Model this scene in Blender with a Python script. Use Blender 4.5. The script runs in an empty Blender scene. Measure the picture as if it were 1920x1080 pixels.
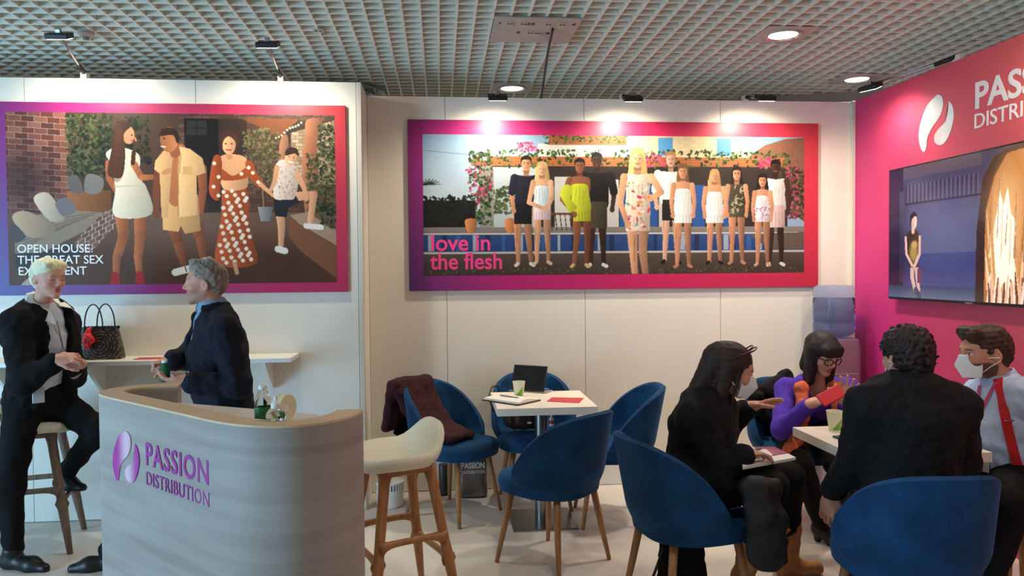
import bpy, bmesh, math, random
import numpy as np
from mathutils import Vector, Matrix, Euler
random.seed(7); np.random.seed(7)
SC = bpy.context.scene
COL = SC.collection
PI = math.pi
# ---------------------------------------------------------------- camera
F = 1420.0; CAMZ = 1.55
YAW, PITCH, ROLL = math.atan(134/1420.), math.atan(36/1420.), 0.0082
def _cam_axes():
    f = Vector((math.sin(YAW)*math.cos(PITCH), math.cos(YAW)*math.cos(PITCH), -math.sin(PITCH)))
    r0 = Vector((math.cos(YAW), -math.sin(YAW), 0)); u0 = r0.cross(f)
    return r0*math.cos(ROLL)-u0*math.sin(ROLL), u0*math.cos(ROLL)+r0*math.sin(ROLL), f
CR, CU, CF = _cam_axes(); CO = Vector((0, 0, CAMZ))
cam = bpy.data.cameras.new('camera'); cam.sensor_width = 36.0; cam.lens = 36.0*F/1920.0
cam.clip_start = 0.05; cam.clip_end = 100
camo = bpy.data.objects.new('camera', cam); COL.objects.link(camo)
M = Matrix.Identity(4)
for i in range(3):
    M[i][0] = CR[i]; M[i][1] = CU[i]; M[i][2] = -CF[i]; M[i][3] = CO[i]
camo.matrix_world = M
SC.camera = camo
def ray(px, py): return CF + CR*((px-960)/F) + CU*((540-py)/F)
def atY(px, py, Y):            # point of the pixel's ray on the plane y = Y
    d = ray(px, py); return CO + d*(Y/d.y)
def atZ(px, py, Z=0.0):        # on the horizontal plane z = Z
    d = ray(px, py); return CO + d*((Z-CAMZ)/d.z)
def atX(px, py, X):
    d = ray(px, py); return CO + d*(X/d.x)
# ---------------------------------------------------------------- world, exposure
SC.view_settings.view_transform = 'Standard'; SC.view_settings.look = 'None'
SC.view_settings.gamma = 1.0; SC.view_settings.use_curve_mapping = False
SC.view_settings.exposure = 0.36
w = bpy.data.worlds.new('world'); SC.world = w; w.use_nodes = True
w.node_tree.nodes['Background'].inputs[0].default_value = (0.82, 0.79, 0.72, 1)
w.node_tree.nodes['Background'].inputs[1].default_value = 0.27
def area(name, loc, target, size, sizey, power, color):
    l = bpy.data.lights.new(name, 'AREA'); l.shape = 'RECTANGLE'; l.size = size; l.size_y = sizey
    l.energy = power; l.color = color
    o = bpy.data.objects.new(name, l); COL.objects.link(o); o.location = loc
    o.rotation_euler = (Vector(target)-Vector(loc)).to_track_quat('-Z', 'Y').to_euler()
    return o
# daylight of the hall's glazed side, left of the stand
area('hall_daylight', (-6.0, 0.6, 1.1), (-1.2, 3.6, 0.4), 3.0, 2.2, 235, (0.34, 0.68, 1.0))
# ---------------------------------------------------------------- helpers
MATS = {}
def lin(c):
    return tuple(((v/255.0)/12.92 if v/255.0 <= 0.04045 else ((v/255.0+0.055)/1.055)**2.4) for v in c)
def mat(name, rgb, rough=0.6, metal=0.0, noise=0.0, nscale=40, bump=0.0, spec=0.5, trans=0.0, emit=0.0,
        alpha=1.0, sheen=0.0, stretch=None, col2=None, ior=1.45, attr=None):
    """Principled material; rgb is the sRGB (0-255) colour of the thing itself."""
    if name in MATS: return MATS[name]
    m = bpy.data.materials.new(name); m.use_nodes = True
    nt = m.node_tree; b = nt.nodes['Principled BSDF']
    c = lin(rgb) + (1,)
    b.inputs['Base Color'].default_value = c
    b.inputs['Roughness'].default_value = rough; b.inputs['Metallic'].default_value = metal
    b.inputs['Specular IOR Level'].default_value = spec
    b.inputs['Transmission Weight'].default_value = trans
    b.inputs['IOR'].default_value = ior; b.inputs['Alpha'].default_value = alpha
    if sheen:
        b.inputs['Sheen Weight'].default_value = sheen; b.inputs['Sheen Roughness'].default_value = 0.4
        b.inputs['Sheen Tint'].default_value = tuple(min(1, v*2.2+0.05) for v in c[:3])+(1,)
    if emit:
        b.inputs['Emission Color'].default_value = c; b.inputs['Emission Strength'].default_value = emit
    src = None
    if attr:
        a = nt.nodes.new('ShaderNodeAttribute'); a.attribute_name = attr; src = a.outputs['Color']
        nt.links.new(src, b.inputs['Base Color'])
        if emit: nt.links.new(src, b.inputs['Emission Color'])
    if noise or bump or col2:
        tc = nt.nodes.new('ShaderNodeTexCoord'); mp = nt.nodes.new('ShaderNodeMapping')
        if stretch: mp.inputs['Scale'].default_value = stretch
        n = nt.nodes.new('ShaderNodeTexNoise'); n.inputs['Scale'].default_value = nscale
        n.inputs['Detail'].default_value = 4
        nt.links.new(tc.outputs['Object'], mp.inputs[0]); nt.links.new(mp.outputs[0], n.inputs['Vector'])
        if noise or col2:
            r = nt.nodes.new('ShaderNodeValToRGB')
            lo = lin(col2) if col2 else tuple(v*(1-noise) for v in c[:3])
            hi = c[:3] if col2 else tuple(min(1, v*(1+noise)) for v in c[:3])
            r.color_ramp.elements[0].color = lo+(1,); r.color_ramp.elements[1].color = hi+(1,)
            r.color_ramp.elements[0].position = 0.3; r.color_ramp.elements[1].position = 0.7
            nt.links.new(n.outputs['Fac'], r.inputs[0])
            if src is not None:
                mx = nt.nodes.new('ShaderNodeMix'); mx.data_type = 'RGBA'; mx.blend_type = 'MULTIPLY'
                mx.inputs[0].default_value = 1.0
                r.color_ramp.elements[0].color = (1-noise,)*3+(1,); r.color_ramp.elements[1].color = (1, 1, 1, 1)
                nt.links.new(src, mx.inputs[6]); nt.links.new(r.outputs[0], mx.inputs[7])
                nt.links.new(mx.outputs[2], b.inputs['Base Color'])
            else:
                nt.links.new(r.outputs[0], b.inputs['Base Color'])
        if bump:
            bp = nt.nodes.new('ShaderNodeBump'); bp.inputs['Strength'].default_value = bump
            bp.inputs['Distance'].default_value = 0.003
            nt.links.new(n.outputs['Fac'], bp.inputs['Height']); nt.links.new(bp.outputs[0], b.inputs['Normal'])
    MATS[name] = m
    return m
def tag(o, label=None, cat=None, group=None, kind=None):
    if label: o['label'] = label
    if cat: o['category'] = cat
    if group: o['group'] = group
    if kind: o['kind'] = kind
    return o
def thing(name, label, cat, loc=(0, 0, 0), rz=0.0, group=None):
    o = bpy.data.objects.new(name, None); COL.objects.link(o); o.empty_display_size = 0.1
    o.location = loc; o.rotation_euler = (0, 0, rz)
    return tag(o, label, cat, group)
def link_mesh(name, me, m, parent=None, smooth=False, loc=None, world=False):
    for mm in (m if isinstance(m, (list, tuple)) else [m]): me.materials.append(mm)
    if smooth: me.polygons.foreach_set('use_smooth', [True]*len(me.polygons))
    o = bpy.data.objects.new(name, me); COL.objects.link(o)
    if parent is not None:
        o.parent = parent
        if world:
            p = parent
            off = Vector((0, 0, 0))
            while p is not None: off += p.location; p = p.parent
            o.location = -off
    if loc is not None: o.location = loc
    return o
class MB:
    """collects geometry, build() links it as one mesh object"""
    def __init__(s): s.v = []; s.f = []; s.mi = []; s.cur = 0
    def add(s, vs, fs):
        n = len(s.v); s.v += [tuple(v) for v in vs]
        s.f += [tuple(i+n for i in f) for f in fs]; s.mi += [s.cur]*len(fs); return s
    def box(s, c, d, rz=0.0, R=None):
        x, y, z = d[0]/2, d[1]/2, d[2]/2
        vs = [Vector((sx*x, sy*y, sz*z)) for sz in (-1, 1) for sy in (-1, 1) for sx in (-1, 1)]
        Q = R if R is not None else Matrix.Rotation(rz, 3, 'Z')
        return s.add([Q @ v + Vector(c) for v in vs],
                     [(0, 2, 3, 1), (4, 5, 7, 6), (0, 1, 5, 4), (2, 6, 7, 3), (0, 4, 6, 2), (1, 3, 7, 5)])
    def span(s, a, b):
        return s.box([(a[i]+b[i])/2 for i in range(3)], [abs(b[i]-a[i]) for i in range(3)])
    def rings(s, rings, cap0=True, cap1=True, closed=True):
        n = len(rings[0]); vs = [p for r in rings for p in r]; fs = []
        for k in range(len(rings)-1):
            for i in range(n if closed else n-1):
                j = (i+1) % n
                fs.append((k*n+i, k*n+j, (k+1)*n+j, (k+1)*n+i))
        if cap0 and closed: fs.append(tuple(range(n-1, -1, -1)))
        if cap1 and closed: fs.append(tuple((len(rings)-1)*n+i for i in range(n)))
        return s.add(vs, fs)
    def tube(s, path, rad, n=10, flat=1.0, caps=True, up=None):
        path = [Vector(p) for p in path]
        if not isinstance(rad, (list, tuple)): rad = [rad]*len(path)
        rs = []; prev = None
        for k, p in enumerate(path):
            t = (path[min(k+1, len(path)-1)]-path[max(k-1, 0)]).normalized()
            if prev is None:
                a = Vector(up) if up else (Vector((0, 0, 1)) if abs(t.z) < 0.9 else Vector((1, 0, 0)))
                a = (a - t*a.dot(t)).normalized()
            else:
                a = (prev - t*prev.dot(t)).normalized()
            prev = a; b = t.cross(a)
            rs.append([p + a*(rad[k]*flat*math.cos(2*PI*i/n)) + b*(rad[k]*math.sin(2*PI*i/n)) for i in range(n)])
        return s.rings(rs, caps, caps)
    def lathe(s, prof, c=(0, 0, 0), n=24, caps=True):
        c = Vector(c)
        return s.rings([[c+Vector((r*math.cos(2*PI*i/n), r*math.sin(2*PI*i/n), z)) for i in range(n)] for r, z in prof], caps, caps)
    def prism(s, poly, t, X=(1, 0, 0), Y=(0, 1, 0), O=(0, 0, 0)):
        """polygon in the plane O+aX+bY, thickness t along X x Y"""
        X, Y, O = Vector(X), Vector(Y), Vector(O); N = X.cross(Y).normalized()
        a = [O+X*p[0]+Y*p[1] for p in poly]; b = [p+N*t for p in a]; n = len(poly)
        return s.add(a+b, [tuple(range(n-1, -1, -1)), tuple(range(n, 2*n))]+[(i, (i+1) % n, n+(i+1) % n, n+i) for i in range(n)])
    def ell(s, c, r, nu=14, nv=9, R=None):
        c = Vector(c); vs = []; fs = []
        rs = []
        for k in range(1, nv):
            ph = PI*k/nv
            rs.append([Vector((r[0]*math.sin(ph)*math.cos(2*PI*i/nu), r[1]*math.sin(ph)*math.sin(2*PI*i/nu), -r[2]*math.cos(ph))) for i in range(nu)])
        if R is not None: rs = [[R @ p for p in q] for q in rs]
        return s.rings([[c+p for p in q] for q in rs])
    def build(s, name, m, parent=None, smooth=False, bevel=0.0, world=False, subsurf=0, loc=None, auto=None, fixn=False):
        me = bpy.data.meshes.new(name); me.from_pydata(s.v, [], s.f); me.update()
        if fixn:
            bm = bmesh.new(); bm.from_mesh(me); bmesh.ops.recalc_face_normals(bm, faces=bm.faces); bm.to_mesh(me); bm.free()
        if any(s.mi): me.polygons.foreach_set('material_index', s.mi)
        o = link_mesh(name, me, m, parent, smooth, loc, world)
        if auto is not None:
            me.polygons.foreach_set('use_smooth', [True]*len(me.polygons))
            me.set_sharp_from_angle(angle=math.radians(auto))
        if bevel:
            b = o.modifiers.new('bevel', 'BEVEL'); b.width = bevel; b.segments = 2; b.limit_method = 'ANGLE'
        if subsurf:
            b = o.modifiers.new('subsurf', 'SUBSURF'); b.levels = subsurf; b.render_levels = subsurf
        return o
def text_mesh(txt, size, bold=0.0, ext=0.0008, sx=1.0, align='LEFT', spacing=1.0):
    """lettering as a mesh in the XY plane, x along the line; returns (mesh, width)"""
    c = bpy.data.curves.new('lettering', 'FONT'); c.body = txt; c.size = size; c.offset = bold*size; c.extrude = ext
    c.align_x = align; c.space_character = spacing; c.resolution_u = 4
    o = bpy.data.objects.new('lettering', c); COL.objects.link(o)
    bpy.context.view_layer.update()
    me = bpy.data.meshes.new_from_object(o.evaluated_get(bpy.context.evaluated_depsgraph_get()))
    bpy.data.objects.remove(o); bpy.data.curves.remove(c)
    if sx != 1.0: me.transform(Matrix.Diagonal((sx, 1, 1, 1)))
    return me, (max(v.co.x for v in me.vertices) if len(me.vertices) else 0)
def smoothstep(a, b, x):
    t = np.clip((x-a)/(b-a), 0, 1); return t*t*(3-2*t)
# ================================================================ the setting
YB, YL, XL, XR, ZW, ZC = 5.29, 4.92, -0.49, 3.011, 2.744, 2.95
M_white = mat('white laminate panel', (232, 226, 214), rough=0.45, noise=0.02, nscale=3)
M_post = mat('anodised post', (214, 206, 190), rough=0.35, noise=0.02)
M_core = mat('panel joint', (120, 114, 106), rough=0.8)
M_floor = mat('pale vinyl floor', (226, 218, 208), rough=0.42, col2=(206, 196, 188), nscale=1.6, bump=0.02, spec=0.35)
M_louvre = mat('grey louvre blade', (226, 224, 208), rough=0.5)
M_black = mat('black powder coat', (22, 23, 26), rough=0.45)
M_chrome = mat('brushed steel', (150, 148, 146), rough=0.28, metal=1.0, noise=0.08, nscale=60, stretch=(1, 1, 0.05))
def struct(o): o['kind'] = 'structure'; return o
fl = struct(MB().span((-7, -2, -0.05), (6, 9, 0)).build('floor', M_floor))
def wall_x(name, x0, x1, y, seams, post=None):
    """panelled wall facing the camera along x: core plus separate panels with open joints"""
    core = struct(MB().span((x0, y+0.012, 0), (x1, y+0.045, ZW-0.004)).build(name, M_core))
    xs = [x0]+seams+[x1]
    for a, b in zip(xs[:-1], xs[1:]):
        MB().span((a+0.0015, y, 0.004), (b-0.0015, y+0.014, ZW)).build('wall_panel', M_white, core, bevel=0.0015)
    return core
wall_back = wall_x('wall_back', XL, XR, YB, [0.043, 1.019, 2.009])
MB().span((XR-0.028, YB-0.028, 0), (XR, YB-0.0005, ZW+0.002)).build('corner_post', M_post, wall_back, bevel=0.003)
wall_left = wall_x('wall_left', -5.5, XL-0.032, YL, [-4.52, -3.52, -2.523, -1.51])
MB().span((XL-0.031, YL-0.001, 0), (XL, YL+0.05, ZW+0.002)).build('end_post', M_post, wall_left, bevel=0.004)
wr = struct(MB().span((XL-0.03, YL+0.051, 0), (XL, YB+0.04, ZW)).build('wall_return', M_white))
def grad_mat(name, stops, axis, rough=0.45, coat=0.0):
    """printed colour run along a direction of the object's own coordinates (metres)"""
    m = bpy.data.materials.new(name); m.use_nodes = True; nt = m.node_tree; b = nt.nodes['Principled BSDF']
    b.inputs['Roughness'].default_value = rough; b.inputs['Coat Weight'].default_value = coat
    tc = nt.nodes.new('ShaderNodeTexCoord'); d = nt.nodes.new('ShaderNodeVectorMath'); d.operation = 'DOT_PRODUCT'
    d.inputs[1].default_value = axis; nt.links.new(tc.outputs['Object'], d.inputs[0])
    r = nt.nodes.new('ShaderNodeValToRGB'); e = r.color_ramp.elements
    while len(e) < len(stops): e.new(0.5)
    for k, (p, c) in enumerate(stops): e[k].position = p; e[k].color = lin(c)+(1,)
    nt.links.new(d.outputs['Value'], r.inputs[0]); nt.links.new(r.outputs[0], b.inputs['Base Color'])
    return m
# right wall: one seamless printed graphic, magenta by the corner running to coral
M_pink = grad_mat('printed wall graphic', [(0.0, (186, 28, 128)), (0.35, (206, 42, 118)), (0.7, (216, 72, 104)), (1.0, (222, 96, 98))], (0, -0.36, 0.16), rough=0.5)
wall_right = struct(MB().span((0, -4.3, 0), (0.05, 0, ZW)).build('wall_right', M_pink, loc=(XR, YB+0.04, 0)))
# ---------------------------------------------------------------- louvre ceiling: crossing blades in a dark plenum
M_plenum = mat('dark plenum', (140, 140, 132), rough=0.9)
ceil_o = struct(MB().span((-6, -1, 3.35), (6, 9, 3.4)).build('ceiling', M_plenum))
bl = MB().span((-0.006, 0.6, ZC), (0.006, 7.6, ZC+0.05)).build('louvre_blade', M_louvre, ceil_o)
bc = MB().span((-4.4, -0.006, ZC+0.0006), (4.6, 0.006, ZC+0.0494)).build('louvre_blade', M_louvre, ceil_o)
bl.location.x = -4.395; bc.location.y = 0.65
for i in range(1, 90):
    o = bl.copy(); COL.objects.link(o); o.location.x = -4.395+0.1*i
for i in range(1, 70):
    o = bc.copy(); COL.objects.link(o); o.location.y = 0.65+0.1*i
# grey fascia of the hall behind the stand, and the hall's far walls
M_fascia = mat('grey painted fascia', (150, 152, 148), rough=0.7)
fa = [(2.0, 6.35), (2.55, 6.12), (2.86, 6.0), (3.165, 5.9), (3.44, 5.76), (3.9, 5.45), (4.4, 5.0), (5.0, 4.3)]
mb = MB(); mb.rings([[(x, y, 2.35), (x, y, ZC+0.02), (x+0.04, y+0.05, ZC+0.02), (x+0.04, y+0.05, 2.35)] for x, y in fa])
struct(mb.build('trim_1', M_fascia, fixn=True))
# ---------------------------------------------------------------- ceiling fittings
M_plate = mat('fitting plate', (176, 172, 166), rough=0.5)
M_glow = mat('downlight lens', (255, 250, 238), rough=0.3, emit=2.2)
M_refl = mat('faceted reflector', (220, 220, 218), rough=0.15, metal=1.0)
def downlight(x, y, label, visible=True, power=75):
    t = thing('ceiling_downlight', label, 'ceiling light', (x, y, ZC-0.003), 0, 'recessed downlights')
    mb = MB(); s = 0.155; n = 32; ri = 0.1
    inner = [(ri*math.cos(2*PI*i/n), ri*math.sin(2*PI*i/n), 0) for i in range(n)]
    outer = []
    for i in range(n):
        a = 2*PI*i/n; k = s/max(abs(math.cos(a)), abs(math.sin(a))); outer.append((k*math.cos(a), k*math.sin(a), 0))
    mb.rings([inner, outer], False, False)
    mb.rings([[(p[0], p[1], 0.004) for p in outer], outer], False, False)
    mb.build('housing_plate', M_plate, t)
    MB().rings([[(r*math.cos(2*PI*i/n), r*math.sin(2*PI*i/n), z) for i in range(n)] for r, z in ((0.112, 0.0), (0.112, -0.008), (0.1, -0.008), (0.1, 0.002))], False, False).build('trim_ring', M_plate, t, smooth=False)
    MB().rings([[(r*math.cos(2*PI*i/n), r*math.sin(2*PI*i/n), z) for i in range(n)] for r, z in ((0.1, -0.007), (0.094, -0.003), (0.086, -0.0015))], False, False).build('reflector', M_refl, t)
    MB().lathe([(0.0005, -0.0015), (0.087, -0.0015), (0.087, 0.0)], n=24).build('lamp', M_glow, t)
    l = bpy.data.lights.new('downlight_lamp', 'SPOT'); l.energy = power; l.color = (1.0, 0.93, 0.82); l.spot_size = math.radians(120)
    l.spot_blend = 0.6; l.shadow_soft_size = 0.09
    lo = bpy.data.objects.new('downlight_lamp', l); COL.objects.link(lo); lo.location = (x, y, ZC-0.03)
    return t
downlight(2.075, 4.434, 'round recessed ceiling downlight nearest the pink wall logo, in a square plate')
downlight(0.567, 5.876, 'round recessed ceiling downlight just above the top of the back white wall')
downlight(3.121, 5.44, 'small bright ceiling downlight beyond the pink wall corner')
downlight(-1.9, 2.2, 'recessed ceiling downlight over the reception counter', power=14)
downlight(0.55, 2.5, 'recessed ceiling downlight over the open front of the stand', power=30)
downlight(2.05, 1.6, 'recessed ceiling downlight by the aisle end of the pink wall', power=34)
# round air diffuser half hidden behind the left wall
t = thing('air_diffuser', 'large round blue-grey air diffuser in the louvre ceiling behind the left wall', 'air vent', (-0.72, 5.98, ZC-0.04))
M_diff = mat('blue grey enamel', (128, 146, 158), rough=0.35)
for r0, z0 in ((0.31, 0.0), (0.235, -0.02), (0.16, -0.035)):
    MB().rings([[(r*math.cos(2*PI*i/40), r*math.sin(2*PI*i/40), z) for i in range(40)] for r, z in ((r0-0.06, z0+0.035), (r0-0.03, z0+0.012), (r0, z0), (r0+0.004, z0+0.004), (r0-0.02, z0+0.03))], False, False).build('diffuser_ring', M_diff, t, smooth=True)
MB().lathe([(0.09, -0.035), (0.09, -0.03), (0.05, -0.01)], n=32).build('diffuser_cone', M_diff, t, smooth=True)
# socket hatch with numbers
t = thing('socket_hatch', 'grey ceiling hatch plate with numbered sockets 1 to 6', 'ceiling hatch', (0.56, 4.43, ZC-0.012))
M_hatch = mat('hatch plate', (172, 166, 158), rough=0.5, noise=0.04, nscale=6)
MB().box((0, 0, 0.004), (0.49, 0.45, 0.008)).build('plate', M_hatch, t, bevel=0.002)
M_socket = mat('beige socket', (196, 176, 146), rough=0.5)
for x, y in ((-0.155, -0.13), (-0.075, -0.13), (0.065, -0.13), (0.145, -0.13), (-0.02, 0.03), (0.022, 0.03)):
    s = MB().box((x, y+0.01, -0.003), (0.04, 0.06, 0.006)).build('socket', M_socket, t, bevel=0.001)
    for dx in (-0.009, 0.009):
        MB().box((x+dx, y-0.008, -0.0065), (0.013, 0.014, 0.002)).build('slot', M_black, s)
        MB().box((x+dx, y+0.05, -0.002), (0.006, 0.01, 0.002)).build('terminal', M_post, s)
for ch, x, y in (('1', -0.21, 0.115), ('23', -0.035, 0.11), ('4', 0.21, 0.115), ('5', -0.09, -0.05), ('6', 0.085, -0.05)):
    me, wd = text_mesh(ch, 0.054, 0.022, 0.0006, align='CENTER')
    o = link_mesh('number', me, M_black, t); o.location = (x, -y, -0.0012); o.rotation_euler = (PI, 0, 0)
tag(MB().tube([(0.66, 4.36, ZC-0.022), (0.665, 4.6, 2.865), (0.72, 5.345, 2.735), (0.72, 5.36, 2.3)], 0.008, n=8).build('power_cable', M_black), 'black power cable hanging from the numbered ceiling hatch down behind the wall', 'cable')
# two small fittings in the ceiling
t = thing('smoke_detector', 'small white smoke detector on the louvre ceiling near the left spotlight', 'smoke detector', tuple(atZ(161, 60, ZC-0.002)))
MB().lathe([(0.045, 0), (0.045, -0.015), (0.03, -0.028), (0.015, -0.03)], n=20).build('body', M_plate, t, smooth=False)
MB().lathe([(0.018, -0.029), (0.016, -0.045), (0.004, -0.047)], n=14).build('sensor', M_core, t)
t = thing('ceiling_tag', 'tiny white numbered tag clipped to the louvre ceiling above the left poster', 'tag', tuple(atZ(597, 57, ZC-0.002)))
MB().box((0, 0, -0.002), (0.06, 0.06, 0.003)).build('card', M_plate, t)
for dx in (-0.013, 0.013): MB().box((dx, 0, -0.0042), (0.016, 0.022, 0.001)).build('mark', M_black, t)
# ---------------------------------------------------------------- arm spotlights on the wall tops
M_led = mat('spotlight lens', (255, 246, 228), rough=0.3, emit=14.0)
def arm_spot(base, head, aim, label, power, width=0.125, yaw=None):
    base, head, aim = Vector(base), Vector(head), Vector(aim)
    t = thing('arm_spotlight', label, 'spotlight', base, 0, 'spotlights clamped along the wall tops')
    d = (aim-head).normalized()
    MB().box((0, 0, 0.012), (0.035, 0.06, 0.05)).build('clamp', M_post, t, bevel=0.004)
    h = head-base
    k = h*0.28+Vector((0, 0, 0.02))
    MB().tube([(0, 0, 0.03), k, h*0.62+Vector((0, 0, 0.012)), h-d*0.02], 0.007, n=8).build('arm', M_chrome, t, smooth=True)
    MB().tube([(0, 0, 0.03), k*0.9], 0.014, n=8).build('joint', M_black, t, smooth=True)
    side = d.cross(Vector((0, 0, 1))).normalized(); up = side.cross(d)
    R = Matrix((side, up, -d)).transposed()
    MB().box(h, (width, 0.085, 0.03), R=R).build('lamp_head', M_black, t, bevel=0.006)
    MB().box(h-d*0.026, (0.03, 0.02, 0.024), R=R).build('bracket', M_chrome, t, bevel=0.003)
    MB().box(h+d*0.0155, (width*0.86, 0.066, 0.003), R=R).build('lens', M_led, t)
    l = bpy.data.lights.new('spot_lamp', 'SPOT'); l.energy = power; l.color = (1.0, 0.88, 0.66); l.spot_size = math.radians(150)
    l.spot_blend = 0.9; l.shadow_soft_size = 0.03
    lo = bpy.data.objects.new('spot_lamp', l); COL.objects.link(lo); lo.location = head+d*0.03
    lo.rotation_euler = d.to_track_quat('-Z', 'Y').to_euler()
arm_spot((-2.173, YL+0.02, ZW), atY(111, 67, 4.5), (-2.1, YL, 1.9), 'black arm spotlight on the left wall top, leftmost of all', 36)
arm_spot((-0.99, YL+0.02, ZW), atY(502, 83, 4.5), (-0.95, YL, 1.9), 'black arm spotlight on the left wall top, nearest the wall end', 36)
arm_spot((0.4, YB+0.02, ZW), atY(933, 182, 4.93), (0.38, YB, 1.9), 'black arm spotlight above the left part of the group poster', 36)
arm_spot((1.3, YB+0.02, ZW), atY(1186, 184, 4.93), (1.28, YB, 1.9), 'black arm spotlight above the middle of the group poster', 36)
arm_spot((2.2, YB+0.02, ZW), atY(1435, 183, 4.93), (2.2, YB, 1.9), 'pale-lit arm spotlight above the right part of the group poster', 36)
arm_spot((XR+0.02, 4.2, ZW), (2.74, 4.62, 2.69), (XR, 4.75, 1.9), 'black arm spotlight reaching out from the top of the pink wall', 18)
arm_spot((XR+0.02, 2.6, ZW), (2.72, 2.95, 2.70), (XR, 3.3, 2.0), 'arm spotlight further along the pink wall top, beyond the logo', 40)
# ================================================================ furniture
M_velvet = mat('blue velvet', (17, 62, 102), rough=0.75, noise=0.3, nscale=9, sheen=0.55, spec=0.2)
M_oak = mat('oak leg', (176, 126, 78), rough=0.45, col2=(150, 100, 58), nscale=14, stretch=(6, 6, 0.6))
M_wtop = mat('white table laminate', (236, 228, 214), rough=0.35)
M_edge = mat('table edge band', (206, 196, 182), rough=0.5)
def chair_shell(NU=40, NV=16):
    """tub back: outer and inner skins joined by a rounded rim; +y is forward"""
    tm = math.radians(103); th = 0.034
    def pt(u, v, off):
        a = u*tm; s = abs(u)
        zt = 0.47+0.35*max(0.0, 1-s**2.6)**0.85
        zb = 0.375+0.05*s**2
        z = zb+(zt-zb)*v
        q = min(1.0, (z-zb)/0.13); rf = 0.80+0.20*(1-(1-q)**2)
        ax, ay = 0.282*rf-off, 0.262*rf-off
        sx = math.copysign(abs(math.sin(a))**0.86, math.sin(a))
        return Vector((ax*sx, -ay*math.cos(a)-0.20*max(0, z-0.45)*(math.cos(a)*0.5+0.5)+0.02, z))
    us = [-1+2*i/NU for i in range(NU+1)]; vs = [j/NV for j in range(NV+1)]
    rows = []
    for u in us:
        o = [pt(u, v, 0) for v in vs]; i = [pt(u, v, th) for v in reversed(vs)]
        rim = (o[-1]+i[0])/2+Vector((0, 0, 0.011)); bot = (o[0]+i[-1])/2+Vector((0, 0, -0.006))
        rows.append([bot]+o+[rim]+i)
    m = MB(); m.rings(rows); return m
def superell(a, b, n, p=2.6):
    return [(a*math.copysign(abs(math.cos(t))**(2/p), math.cos(t)), b*math.copysign(abs(math.sin(t))**(2/p), math.sin(t))) for t in (2*PI*i/n for i in range(n))]
def make_chair():
    t = thing('velvet_chair', 'x', 'chair', group='blue velvet tub chairs')
    chair_shell().build('backrest', M_velvet, t, auto=50, fixn=True)
    m = MB(); rs = []
    for k, z in ((0.90, 0.385), (0.98, 0.392), (1.0, 0.42), (1.0, 0.445), (0.965, 0.467), (0.8, 0.478), (0.4, 0.482), (0.02, 0.483)):
        rs.append([(x*k, y*k+0.035, z) for x, y in superell(0.245, 0.252, 36)])
    m.rings(rs); m.build('seat', M_velvet, t, auto=60)
    for sx in (-1, 1):
        for sy in (-1, 1):
            MB().tube([(sx*0.150, sy*0.150+0.01, 0.40), (sx*0.180, sy*0.180+0.01, 0.2), (sx*0.212, sy*0.212+0.01, 0.0)], [0.019, 0.0165, 0.011], n=12).build('leg', M_oak, t, smooth=True)
    return t
def copy_tree(o, parent=None):
    c = o.copy(); COL.objects.link(c); c.parent = parent
    for ch in list(o.children): copy_tree(ch, c)
    return c
chair0 = make_chair()
CH = [((0.586, 3.936), 132, 'blue velvet chair with its back to the camera in front of the white table'),
      ((0.063, 4.797), -40, 'blue velvet chair with the burgundy coat draped over it'),
      ((0.606, 4.962), -90, 'blue velvet chair behind the tablet table, facing the camera'),
      ((1.06, 4.59), 176, 'empty blue velvet chair at the right side of the tablet table'),
      ((1.07, 3.25), 12, 'blue velvet chair under the woman in the long black jacket'),
      ((1.765, 2.71), 86, 'blue velvet chair nearest the camera, behind the curly-haired man in black'),
      ((2.165, 4.47), -90, 'blue velvet chair under the woman in purple by the water cooler'),
      ((2.645, 3.24), 180, 'blue velvet chair under the man with red braces')]
for i, (p, a, lab) in enumerate(CH):
    o = chair0 if i == 0 else copy_tree(chair0)
    o.location = (p[0], p[1], 0); o.rotation_euler = (0, 0, math.radians(a-90)); o['label'] = lab
def table(cx, cy, s, label, rz=0.0):
    t = thing('square_table', label, 'table', (cx, cy, 0), rz, 'square white meeting tables')
    MB().box((0, 0, 0.728), (s, s, 0.044)).build('table_top', M_wtop, t, bevel=0.002)
    MB().lathe([(0.042, 0.012), (0.042, 0.70)], n=24).build('column', M_chrome, t, smooth=False, auto=40)
    MB().box((0, 0, 0.702), (0.3, 0.3, 0.008)).build('mounting_plate', M_black, t)
    MB().box((0, 0, 0.006), (0.392, 0.392, 0.012)).build('base_plate', M_chrome, t, bevel=0.003)
    return t
table(0.607, 4.59, 0.585, 'square white table with steel column holding the tablet and notebook')
table(2.04, 3.31, 0.60, 'square white table between the four seated people at right')
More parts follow.
